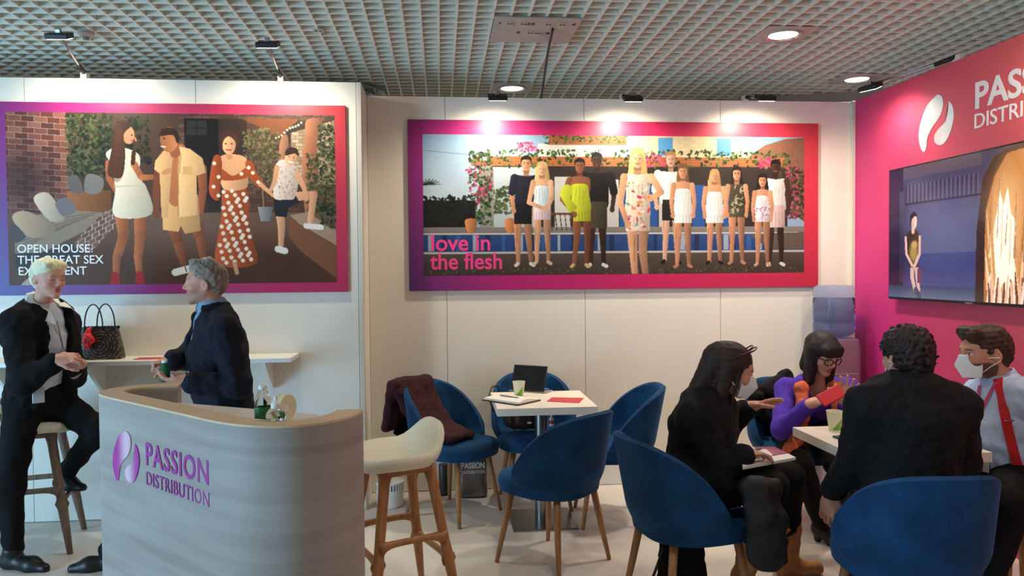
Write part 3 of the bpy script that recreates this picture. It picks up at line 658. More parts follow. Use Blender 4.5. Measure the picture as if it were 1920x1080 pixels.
def poster1():
    C = Canvas(8, 205, 631, 532, (78, 56, 46)); C.ink = 0.84; G = [(44, 54, 34), (66, 76, 46), (92, 98, 62), (30, 36, 26)]
    C.bricks([(330, 205), (8, 205), (631, 205), (631, 400), (330, 400)], 17, 8, [(92, 66, 54), (78, 56, 48), (104, 76, 62)], (64, 48, 42))
    C.bricks([(8, 205), (118, 205), (135, 330), (130, 380), (8, 400)], 24, 11, [(124, 74, 62), (104, 60, 52), (142, 92, 78), (90, 54, 48)], (170, 146, 132), skew=-0.06)
    C.ell(40, 330, 50, 50, (58, 36, 34), 0.7, soft=0.6); C.rect(340, 214, 405, 400, (26, 22, 22)); C.rect(405, 214, 460, 400, (54, 40, 36)); C.rect(345, 218, 383, 246, (48, 46, 46)); C.line([(364, 218), (364, 246)], 1.5, (24, 22, 22)); C.line([(345, 232), (383, 232)], 1.5, (24, 22, 22))
    C.poly([(450, 213), (560, 213), (545, 240), (520, 248), (490, 232)], (120, 70, 46), smooth=False); C.poly([(520, 250), (560, 215), (585, 218), (540, 262)], (56, 44, 38), smooth=False)
    C.bricks([(545, 240), (631, 215), (631, 340), (545, 340)], 14, 7, [(168, 146, 120), (146, 122, 98), (186, 164, 138)], (120, 100, 82))
    C.vgrad(8, 395, 631, 532, (110, 84, 72), (92, 60, 42)); C.ell(430, 500, 220, 50, (70, 42, 30), 0.7, soft=0.5); C.ell(330, 430, 90, 60, (122, 98, 88), 0.5, soft=0.7)
    C.poly([(576, 215), (606, 216), (596, 260), (598, 330), (588, 410), (572, 410), (566, 300), (572, 255)], (150, 98, 74), shade=0.4); C.poly([(524, 255), (540, 250), (534, 330), (520, 330)], (158, 112, 88), shade=0.3)
    for k in range(10): C.ell(516+k*5.5, 250-k*3.4+math.sin(k)*2, 2.1, 2.1, (255, 236, 190))
    C.leaves(520, 118, 208, 200, 325, G, (2, 6)); C.leaves(300, 180, 210, 275, 300, [(36, 44, 30), (54, 62, 40), (24, 28, 22)], (2, 6)); C.leaves(420, 452, 232, 522, 345, [(96, 96, 64), (72, 76, 50), (122, 116, 80)], (1.5, 4)); C.leaves(300, 575, 280, 631, 400, [(60, 70, 40), (86, 92, 56), (44, 50, 32)], (2, 5)); C.leaves(130, 598, 225, 631, 290, G, (2, 5))
    C.line([(487, 330), (490, 385)], 3, (150, 110, 78)); C.poly([(478, 384), (508, 384), (502, 412), (484, 412)], (128, 132, 134), smooth=False, shade=0.4)
    C.poly([(540, 400), (575, 395), (631, 430), (631, 460), (560, 418)], (166, 140, 118), smooth=False); C.poly([(538, 402), (560, 420), (631, 462), (631, 525), (560, 470), (538, 440)], (128, 84, 58), smooth=False); C.leaves(60, 600, 385, 631, 425, G, (2, 5))
    C.poly([(20, 455), (20, 405), (140, 388), (188, 392), (150, 430), (70, 470), (20, 472)], (150, 134, 116), smooth=False)
    for k in range(7): C.line([(22, 420+k*8), (180-k*14, 393+k*6)], 1.6, (112, 98, 84))
    C.bricks([(188, 392), (208, 384), (208, 420), (160, 470), (110, 480), (140, 440)], 13, 9, [(128, 96, 84), (112, 82, 74)], (206, 192, 178), skew=0.5); C.poly([(20, 472), (70, 470), (120, 455), (150, 470), (110, 500), (20, 500)], (64, 54, 50), smooth=False)
    C.poly([(118, 354), (200, 352), (200, 388), (184, 394), (120, 390)], (140, 92, 54), smooth=False, shade=0.3); C.line([(120, 366), (186, 366)], 1, (98, 62, 38)); C.poly([(120, 330), (138, 324), (148, 356), (126, 356)], (104, 98, 98)); C.poly([(156, 322), (186, 330), (180, 356), (152, 356)], (128, 124, 122))
    C.poly([(56, 368), (84, 358), (112, 402), (104, 412), (82, 408)], (196, 182, 162), shade=0.3); C.poly([(96, 376), (120, 366), (134, 390), (110, 402)], (118, 116, 120)); C.poly([(16, 402), (44, 392), (94, 420), (80, 440), (40, 438)], (176, 152, 126), shade=0.3); C.poly([(16, 415), (30, 425), (40, 442), (16, 450)], (86, 80, 82))
    C.poly([(30, 532), (60, 508), (72, 512), (68, 532)], (206, 200, 192), 0.8)
    # woman in white seen from behind
    sk = (176, 104, 66)
    for P in ([(219, 400), (222, 440), (208, 480), (205, 520)], [(255, 400), (253, 440), (248, 480), (250, 515)]): C.line(P, 26, sk, w1=11, shade=0.4)
    for x in (203, 250): C.poly([(x-5, 510), (x+6, 510), (x+9, 532), (x-7, 532)], (172, 34, 34))
    C.line([(196, 300), (197, 330), (210, 352)], 12, sk); C.poly([(192, 282), (215, 270), (250, 280), (256, 300), (250, 326), (266, 345), (275, 398), (206, 402), (208, 350), (202, 305)], (230, 220, 196), shade=0.3)
    C.line([(244, 302), (258, 328), (290, 326), (308, 316)], 13, sk, w1=8, shade=0.3); C.ell(309, 315, 9, 5, sk, rot=-0.5); C.ell(235, 247, 11, 17, (206, 142, 108)); C.poly([(213, 225), (232, 220), (240, 230), (226, 246), (228, 285), (222, 325), (205, 328), (194, 318), (204, 268)], (74, 44, 32), shade=0.4); C.line([(244, 280), (242, 300)], 8, (74, 44, 32))
    # man in the cream shirt
    C.line([(247, 252), (249, 258)], 3, (206, 142, 108)); C.ell(241, 247, 2, 1.2, (50, 30, 26)); C.line([(240, 257), (245, 256)], 2, (150, 60, 56)); C.line([(206, 345), (262, 343)], 2, (206, 194, 168)); C.poly([(213, 240), (226, 246), (222, 325), (205, 328)], (98, 62, 44), 0.4)
    sk = (188, 116, 74)
    for P in ([(316, 420), (326, 460), (335, 495)], [(360, 420), (368, 450), (372, 485)]): C.line(P, 26, (138, 80, 52), w1=12, shade=0.4)
    C.line([(318, 510), (346, 503)], 14, (236, 232, 226)); C.line([(366, 490), (384, 486)], 12, (236, 232, 226)); C.line([(337, 500), (339, 508)], 2, (40, 40, 44))
    C.line([(292, 300), (285, 350), (284, 400)], 17, (128, 72, 46), w1=11); C.line([(372, 310), (374, 350), (368, 392)], 20, (150, 88, 58), w1=13, shade=0.3)
    C.poly([(296, 360), (364, 360), (368, 430), (338, 436), (330, 420), (326, 432), (296, 428)], (222, 170, 112), smooth=False, shade=0.3)
    C.poly([(318, 275), (345, 275), (340, 370), (308, 372)], sk); C.poly([(284, 296), (300, 276), (322, 270), (316, 300), (306, 405), (294, 405), (292, 320), (282, 312)], (230, 180, 124), smooth=False, shade=0.2); C.poly([(330, 268), (350, 272), (374, 290), (380, 318), (362, 324), (362, 400), (326, 404), (326, 320)], (234, 186, 130), smooth=False, shade=0.25); C.line([(332, 282), (328, 318)], 5, (214, 164, 110)); C.rect(336, 306, 354, 322, (222, 172, 116)); C.line([(327, 320), (326, 402)], 2, (190, 140, 92))
    C.line([(318, 262), (322, 280)], 20, (160, 94, 60)); C.ell(311, 255, 17, 24, sk, shade=-0.3); C.poly([(294, 248), (300, 234), (322, 234), (330, 250), (326, 262), (318, 246)], (46, 30, 26)); C.ell(302, 253, 2.4, 1.2, (40, 26, 22)); C.line([(296, 268), (304, 269)], 2.5, (236, 226, 216)); C.ell(306, 316, 11, 5, (206, 142, 100), rot=-0.4)
    # woman in polka dots
    rust = (168, 78, 40); sk = (222, 164, 122)
    C.poly([(414, 345), (456, 346), (462, 400), (462, 430), (474, 494), (398, 494), (404, 425), (408, 400)], rust, shade=0.3); C.poly([(412, 320), (456, 318), (456, 348), (414, 350)], sk, shade=0.3); C.poly([(406, 290), (428, 282), (458, 290), (456, 324), (412, 326)], sk); C.poly([(409, 310), (432, 324), (458, 308), (458, 328), (410, 332)], rust)
    C.poly([(396, 286), (410, 290), (408, 340), (402, 372), (386, 358), (388, 320)], rust, shade=0.3); C.poly([(456, 298), (468, 296), (478, 318), (490, 338), (480, 346), (462, 326)], rust); C.line([(484, 340), (500, 354), (508, 362)], 9, sk, w1=6)
    for k in range(70):
        x, y = 400+(k*37 % 70), 352+(k*53 % 142)
        if abs(x-435) < 22+(y-350)*0.09: C.ell(x, y, 4.2, 4.2, (236, 224, 206))
    for x, y in ((396, 300), (404, 326), (394, 345), (403, 362), (448, 320), (470, 318), (480, 336), (462, 308)): C.ell(x, y, 3.8, 3.8, (236, 224, 206))
    C.line([(425, 270), (426, 288)], 11, (200, 140, 102)); C.ell(425, 264, 13, 19, sk, shade=0.3); C.poly([(410, 262), (408, 248), (424, 236), (442, 248), (442, 270), (436, 256), (424, 248), (414, 258), (412, 276)], (72, 46, 38)); C.line([(419, 274), (429, 274)], 2.2, (150, 50, 50)); C.ell(419, 262, 2, 1.2, (40, 26, 24)); C.ell(430, 262, 2, 1.2, (40, 26, 24)); C.line([(432, 494), (436, 512)], 8, (206, 150, 120))
    # seated man in the patterned shirt
    sk = (214, 158, 124)
    C.line([(522, 400), (524, 430), (522, 462)], 17, sk, w1=10, shade=0.3); C.line([(516, 466), (530, 470)], 13, (232, 228, 222)); C.line([(545, 365), (588, 360), (580, 412)], 19, sk, w1=11, shade=0.3); C.line([(572, 421), (602, 424)], 11, (234, 230, 224)); C.poly([(510, 365), (552, 360), (560, 376), (538, 385), (534, 404), (512, 402)], (34, 36, 46), smooth=False)
    C.poly([(516, 300), (534, 292), (558, 312), (552, 364), (532, 370), (510, 366), (512, 330)], (214, 196, 186), shade=0.25); C.leaves(70, 513, 305, 553, 366, [(160, 116, 108), (186, 148, 138)], (1, 2.4)); C.line([(517, 308), (512, 335), (504, 352)], 11, sk, w1=7); C.line([(556, 318), (570, 350), (574, 370)], 11, sk, w1=7); C.ell(545, 287, 12, 17, sk, rot=0.3, shade=0.3); C.poly([(534, 284), (538, 270), (556, 270), (560, 286), (552, 280)], (56, 38, 32)); C.line([(540, 296), (549, 298)], 2.4, (240, 228, 220)); C.ell(541, 286, 1.6, 1.2, (40, 28, 24)); C.ell(550, 288, 1.6, 1.2, (40, 28, 24))
    C.finish(); return C
def screen_image():
    C = Canvas(0, 0, 400, 226, (48, 46, 72), step=1.0)
    C.vgrad(0, 0, 400, 150, (58, 54, 80), (78, 80, 116)); C.vgrad(0, 150, 400, 226, (52, 58, 108), (70, 80, 122)); C.rect(0, 0, 40, 226, (40, 30, 52), 0.8); C.ell(15, 60, 30, 40, (66, 48, 66), 0.7, soft=0.5)
    C.vgrad(0, 205, 230, 226, (58, 62, 92), (88, 96, 124)); C.rect(40, 0, 230, 20, (84, 72, 84), 0.8)
    for k in range(36): C.line([(48+k*5, 32), (48+k*5, 62)], 2.4, [(40, 36, 56), (96, 84, 104)][k % 2])
    C.rect(46, 62, 230, 65, (30, 28, 48)); C.ell(150, 110, 60, 40, (98, 100, 136), 0.6, soft=0.8); C.rect(30, 40, 42, 200, (74, 70, 94), 0.8)
    C.ell(20, 150, 40, 60, (30, 22, 44), 0.6, soft=0.5)
    sk = (196, 160, 152)
    C.line([(66, 168), (66, 190), (74, 212)], 11, sk, w1=8); C.line([(76, 168), (80, 190), (84, 212)], 11, sk, w1=8); C.line([(76, 212), (86, 222)], 10, (70, 62, 84)); C.poly([(50, 118), (64, 110), (84, 116), (82, 160), (84, 172), (58, 172), (52, 150)], (64, 44, 40), shade=-0.3); C.ell(70, 148, 11, 16, (150, 124, 70), soft=0.4); C.ell(72, 134, 8, 6, (172, 144, 92), soft=0.4)
    C.line([(48, 122), (50, 150), (66, 170)], 6, sk); C.line([(86, 122), (86, 150), (72, 172)], 7, sk); C.line([(68, 102), (68, 112)], 8, sk); C.ell(70, 95, 8, 13, sk, shade=-0.3); C.poly([(60, 98), (60, 84), (70, 78), (80, 86), (72, 86), (64, 92), (63, 104)], (36, 26, 34)); C.rect(80, 176, 92, 200, (96, 66, 84))
    C.poly([(218, 226), (220, 120), (232, 40), (256, 10), (300, 0), (400, 0), (400, 226)], (52, 36, 34), smooth=False)
    C.poly([(236, 226), (238, 90), (256, 40), (280, 10), (330, 6), (380, 30), (398, 90), (400, 226)], (186, 116, 62), smooth=False, shade=-0.2); C.ell(330, 70, 70, 60, (206, 138, 78), 0.8, soft=0.6); C.rect(350, 40, 400, 226, (204, 142, 52), 0.6)
    for k in range(60):
        x = 240+C.rng.rand()*110; y = 120+C.rng.rand()*100; C.line([(x, y+30), (x+C.rng.uniform(-8, 8), y-C.rng.rand()*40)], 5, [(236, 190, 150), (120, 60, 40), (255, 226, 190), (206, 130, 70)][k % 4], 0.8, w1=1)
    C.ell(277, 140, 22, 70, (250, 214, 160), 0.8, soft=0.9); C.poly([(258, 170), (254, 120), (262, 90), (266, 60), (274, 84), (282, 58), (288, 96), (298, 110), (294, 160), (302, 205), (288, 190), (284, 222), (274, 196), (264, 220)], (255, 242, 216), smooth=False)
    for k in range(14): C.line([(246+k*8, 130+C.rng.rand()*40), (250+k*8, 30+C.rng.rand()*60)], 2.5, [(150, 84, 44), (226, 160, 100)][k % 2], 0.6, w1=1)
    for k in range(26):
        x = 244+k*4.4; C.line([(x, 226), (x+C.rng.uniform(-6, 6), 180+C.rng.rand()*20)], 6, [(246, 214, 190), (110, 60, 44), (226, 180, 150)][k % 3], w1=2)
    C.finish(0.01); C.ink = 1.0; return C
def make_poster(name, label, x0, x1, z0, z1, y, canvas, ix0, ix1, iz0, iz1, stops, axis, lines, tm, tx):
    t = thing(name, label, 'poster', (x0, y, z0))
    m = grad_mat(name+' border print', stops, axis, rough=0.4)
    MB().span((0, 0, 0), (x1-x0, 0.0185, z1-z0)).build('board', m, t, bevel=0.002)
    me = canvas.mesh('printed_photo', ix1-ix0, iz1-iz0)
    o = link_mesh('printed_photo', me, M_print, t); o.location = (ix0-x0, -0.0008, iz0-z0)
    for txt, lx, lz, size, bold, sx in list(lines):
        if txt.endswith(':'):
            txt = txt[:-1]; wq = text_mesh(txt, size, bold, 0.0004, sx=sx)[1]
            for dz in (0.0, 0.5): MB().box((lx-x0+wq+size*0.16, -0.0018, lz-z0+size*(0.06+0.42*dz)), (size*0.1, 0.0008, size*0.1)).build('colon_dot', tm, t)
        ws = txt.split(' ')
        for k, wrd in enumerate(ws):
            me, wd = text_mesh(wrd, size, bold, 0.0004, sx=sx); ox = text_mesh(' '.join(ws[:k+1]), size, bold, 0.0004, sx=sx)[1]-wd
            o = link_mesh('lettering', me, tm, t); o.location = (lx-x0+ox, -0.0018, lz-z0); o.rotation_euler = (PI/2, 0, 0)
    return t
M_lwhite = mat('white lettering', (240, 240, 240), rough=0.5)
M_lpink = mat('pink lettering', (226, 60, 132), rough=0.5)
P2 = lambda px, py: atY(px, py, 5.27)
a, b, c3 = P2(807, 470), P2(807, 505), P2(912, 470)
make_poster('group_poster', 'wide pink framed poster of a group by a pool on the back wall', -0.215, 2.732, 1.402, 2.582, 5.27, poster2(), -0.113, 2.625, 1.507, 2.481,
            [(0.0, (76, 36, 112)), (0.2, (168, 26, 108)), (0.55, (188, 30, 86)), (1.0, (190, 46, 62))], (0.31, 0, 0.1),
            [('love in', a.x, a.z, 0.160, 0.016, 0.98), ('the flesh', b.x, b.z, 0.160, 0.018, 0.92)], M_lpink, 0)
P1 = lambda px, py: atY(px, py, 4.9)
make_poster('four_people_poster', 'pink framed poster of four people in a brick courtyard on the left wall', -2.70, -0.588, 1.412, 2.592, 4.90, poster1(), -2.625, -0.656, 1.474, 2.53,
            [(0.0, (50, 46, 136)), (0.28, (122, 32, 120)), (0.6, (178, 34, 96)), (1.0, (186, 52, 66))], (0.36, 0, 0.26),
            [('OPEN HOUSE:', P1(32, 474).x, P1(32, 474).z, 0.073, 0.008, 0.96), ('THE GREAT SEX', P1(33, 495).x, P1(33, 495).z, 0.073, 0.008, 0.96), ('EXPERIMENT', P1(34, 516).x, P1(34, 516).z, 0.073, 0.008, 0.96)], M_lwhite, 0)
# ---------------------------------------------------------------- television on the pink wall
tv = thing('television', 'large flat television on the pink wall showing a seated figure and flames', 'television', (XR-0.06, 4.755, 1.331))
M_screen = mat('lit screen', (255, 255, 255), rough=0.15, attr='col', emit=0.38)
MB().span((0, -1.505, 0), (0.035, 0, 0.848)).build('casing', M_black, tv, bevel=0.004)
MB().span((0.035, -1.1, 0.2), (0.06, -0.4, 0.65)).build('wall_mount', M_black, tv)
o = link_mesh('screen', screen_image().mesh('screen', 1.485, 0.822), M_screen, tv); o.location = (-0.0015, -0.01, 0.016); o.rotation_euler = (0, 0, -PI/2)
MB().span((-0.003, -0.80, 0.002), (0.0, -0.74, 0.010)).build('badge', M_chrome, tv)
# ---------------------------------------------------------------- white logo on the pink wall
t = thing('wall_logo', 'white swirl emblem and lettering on the pink wall above the television', 'sign', (XR-0.001, 4.53, 2.258))
M_wlogo = mat('white logo print', (255, 255, 255), rough=0.4, attr='col')
RW = Matrix(((0, 0, -1), (-1, 0, 0), (0, 1, 0)))     # text x runs to -y, text y up, face to -x
o = emblem(0.325, 0.33).build('emblem', M_wlogo, t, fixn=True); o.matrix_local = RW.to_4x4()
color_attr(o.data, lambda co: 0.86-0.28*(smoothstep(0.05, 0.3, co[:, 0]/0.325)*smoothstep(0.75, 0.45, co[:, 0]/0.325)*smoothstep(0.75, 0.35, co[:, 1]/0.33))[:, None]*np.array([[0.6, 1.0, 0.9]]))
M_lw2 = mat('white wall lettering', (244, 238, 234), rough=0.45)
for txt, y, z, size, bold, wdt in (('PASSION', 4.036, 2.43, 0.205, 0.022, 0.84), ('DISTRIBUTION', 4.040, 2.318, 0.118, 0.004, 0.84)):
    me, wd = text_mesh(txt, size, bold, 0.0012); me.transform(Matrix.Diagonal((wdt/wd, 1, 1, 1)))
    o = link_mesh('lettering', me, M_lw2, t); o.matrix_local = Matrix.Translation((-0.0005, y-4.53, z-2.258)) @ RW.to_4x4()
# ================================================================ soft bodies: implicit surfaces meshed by surface nets
def A3(v): return np.array([v[0], v[1], v[2]], np.float32)
def wav(X, Y, Z, scale, seed=0, n=7):
    r = np.random.RandomState(seed); o = 0
    for _ in range(n):
        k = r.normal(0, 1, 3); k *= r.uniform(0.6, 1.5)/(np.linalg.norm(k)*scale)*2*PI; o = o+np.sin(k[0]*X+k[1]*Y+k[2]*Z+r.rand()*7)
    return o/math.sqrt(n)
def prim_box(p):
    t = p[0].lstrip('-')
    if t == 'c': a, b = A3(p[1]), A3(p[2]); r = max(p[3], p[4]); return np.minimum(a, b)-r, np.maximum(a, b)+r
    if t == 'e': a, b = A3(p[1]), A3(p[2]); r = max(max(p[3]), max(p[4])); return np.minimum(a, b)-r, np.maximum(a, b)+r
    if t == 'o': r = max(p[2]); return A3(p[1])-r, A3(p[1])+r
    return None, None
def sdf_mesh(prims, h, noise=None, seed=0, pad=None, lo=None, hi=None, post=None):
    """prims: ('c',a,b,ra,rb,k) tapered capsule, ('e',a,b,(w,d),(w,d),right,fwd,k) elliptic limb, ('o',c,(rx,ry,rz),R,k) ellipsoid,
    ('p',point,normal,k) cut away the side the normal points to; a leading '-' subtracts"""
    bs = [prim_box(p) for p in prims if not p[0].startswith('-') and p[0] != 'p']
    if lo is None: lo = np.min([b[0] for b in bs], 0)-0.03; hi = np.max([b[1] for b in bs], 0)+0.03
    n = np.ceil((hi-lo)/h).astype(int)+1
    ax = [(lo[i]+h*np.arange(n[i])).astype(np.float32) for i in range(3)]
    Fd = np.full(tuple(n), 0.5, np.float32)
    def smin(a, b, k):
        if k <= 0: return np.minimum(a, b)
        q = np.maximum(k-np.abs(a-b), 0)/k; return np.minimum(a, b)-q*q*k*0.25
    for p in prims:
        sub = p[0].startswith('-'); t = p[0].lstrip('-'); k = p[-1]
        b0, b1 = prim_box(p)
        if b0 is None: sl = (slice(None),)*3
        else:
            m = 0.06+k; i0 = np.clip(np.floor((b0-m-lo)/h).astype(int), 0, n); i1 = np.clip(np.ceil((b1+m-lo)/h).astype(int)+1, 0, n)
            if (i1 <= i0).any(): continue
            sl = tuple(slice(a, b) for a, b in zip(i0, i1))
        X, Y, Z = ax[0][sl[0]][:, None, None], ax[1][sl[1]][None, :, None], ax[2][sl[2]][None, None, :]
        if t == 'c':
            a, b = A3(p[1]), A3(p[2]); d = b-a; L = float(d @ d)+1e-9
            u = np.clip(((X-a[0])*d[0]+(Y-a[1])*d[1]+(Z-a[2])*d[2])/L, 0, 1)
            D = np.sqrt((X-a[0]-u*d[0])**2+(Y-a[1]-u*d[1])**2+(Z-a[2]-u*d[2])**2)-(p[3]+(p[4]-p[3])*u)
        elif t == 'e':
            a, b = A3(p[1]), A3(p[2]); d = b-a; L = float(d @ d)+1e-9; R, Fw = A3(p[5]), A3(p[6])
            u = np.clip(((X-a[0])*d[0]+(Y-a[1])*d[1]+(Z-a[2])*d[2])/L, 0, 1)
            qx, qy, qz = X-a[0]-u*d[0], Y-a[1]-u*d[1], Z-a[2]-u*d[2]
            w = p[3][0]+(p[4][0]-p[3][0])*u; e = p[3][1]+(p[4][1]-p[3][1])*u
            r = qx*R[0]+qy*R[1]+qz*R[2]; f = qx*Fw[0]+qy*Fw[1]+qz*Fw[2]; rest = np.sqrt(np.maximum(qx*qx+qy*qy+qz*qz-r*r-f*f, 0))
            mn = np.minimum(w, e)
            D = (np.sqrt((r/w)**2+(f/e)**2+(rest/mn)**2)-1)*mn
        elif t == 'o':
            c = A3(p[1]); rr = p[2]; q = [X-c[0], Y-c[1], Z-c[2]]
            if p[3] is not None:
                R = p[3]; q = [q[0]*R[0][i]+q[1]*R[1][i]+q[2]*R[2][i] for i in range(3)]
            k0 = np.sqrt((q[0]/rr[0])**2+(q[1]/rr[1])**2+(q[2]/rr[2])**2); k1 = np.sqrt((q[0]/rr[0]**2)**2+(q[1]/rr[1]**2)**2+(q[2]/rr[2]**2)**2)+1e-6
            D = k0*(k0-1)/k1
        else:
            c, N = A3(p[1]), A3(p[2]); D = -((X-c[0])*N[0]+(Y-c[1])*N[1]+(Z-c[2])*N[2]); sub = True
        D = np.asarray(D, np.float32)
        Fd[sl] = -smin(-Fd[sl], D, k) if sub else smin(Fd[sl], D, k)
    X, Y, Z = ax[0][:, None, None], ax[1][None, :, None], ax[2][None, None, :]
    if noise:
        for q, (amp, sc) in enumerate(noise): Fd += amp*wav(X, Y, Z, sc, seed+q).astype(np.float32)
    if post is not None: Fd = post(Fd, X, Y, Z)
    Fd[0] = Fd[-1] = 0.1; Fd[:, 0] = Fd[:, -1] = 0.1; Fd[:, :, 0] = Fd[:, :, -1] = 0.1
    S = Fd < 0
    cnt = np.zeros(tuple(n-1), np.int8)
    for i in (0, 1):
        for j in (0, 1):
            for k in (0, 1): cnt += S[i:n[0]-1+i, j:n[1]-1+j, k:n[2]-1+k]
    act = (cnt > 0) & (cnt < 8); I = np.argwhere(act); idx = np.full(act.shape, -1, np.int32); idx[act] = np.arange(len(I))
    P = np.zeros((len(I), 3), np.float32); N = np.zeros(len(I), np.float32)
    cor = [(i, j, k) for i in (0, 1) for j in (0, 1) for k in (0, 1)]
    val = {c: Fd[I[:, 0]+c[0], I[:, 1]+c[1], I[:, 2]+c[2]] for c in cor}
    for c in cor:
        for axn in range(3):
            if c[axn]: continue
            d = list(c); d[axn] = 1; d = tuple(d); va, vb = val[c], val[d]; m = (va < 0) != (vb < 0)
            t = np.where(m, va/(va-vb+1e-12), 0); q = np.tile(np.array(c, np.float32), (len(I), 1)); q[:, axn] += t; P += q*m[:, None]; N += m
    V = lo+(I+P/N[:, None])*h
    fs = []
    for axn in range(3):
        a, b = (axn+1) % 3, (axn+2) % 3
        s0 = [slice(None)]*3; s1 = [slice(None)]*3; s0[axn] = slice(0, -1); s1[axn] = slice(1, None)
        e = np.argwhere(S[tuple(s0)] != S[tuple(s1)]); inn = S[tuple(s0)][tuple(e.T)]
        ok = (e[:, a] > 0) & (e[:, b] > 0) & (e[:, a] < n[a]-1) & (e[:, b] < n[b]-1); e, inn = e[ok], inn[ok]
        def at(da, db): q = e.copy(); q[:, a] += da; q[:, b] += db; return idx[tuple(q.T)]
        Q = np.stack([at(-1, -1), at(0, -1), at(0, 0), at(-1, 0)], 1); Q[~inn] = Q[~inn][:, ::-1]; fs.append(Q)
    return V, np.concatenate(fs)
def relax(V, Fq, it=1, lam=0.5):
    for _ in range(it):
        S = np.zeros_like(V); C = np.zeros(len(V), np.float32)
        for i in range(4):
            a, b = Fq[:, i], Fq[:, (i+1) % 4]
            for q in range(3): S[:, q] += np.bincount(a, V[b, q], len(V))+np.bincount(b, V[a, q], len(V))
            C += np.bincount(a, minlength=len(V))+np.bincount(b, minlength=len(V))
        V = V*(1-lam)+lam*S/C[:, None]
    return V
def sdf_obj(name, prims, h, m, parent, noise=None, seed=0, sm=1, colfn=None, post=None):
    V, Fq = sdf_mesh(prims, h, noise, seed, post=post); V = relax(V, Fq, sm)
    me = np_mesh(name, V, Fq)
    if colfn is not None: color_attr(me, colfn)
    return link_mesh(name, me, m, parent, smooth=True, world=True)
M_skin = mat('skin', (206, 152, 126), rough=0.5, attr='col', spec=0.35)
def frame(fwd, up=(0, 0, 1), pitch=0.0, tilt=0.0):
    """columns right, forward, up"""
    f = Vector(fwd).normalized(); r = f.cross(Vector(up)).normalized(); u = r.cross(f)
    R = Matrix((r, f, u)).transposed()
    return R @ Matrix.Rotation(math.radians(pitch), 3, 'X') @ Matrix.Rotation(math.radians(tilt), 3, 'Y')
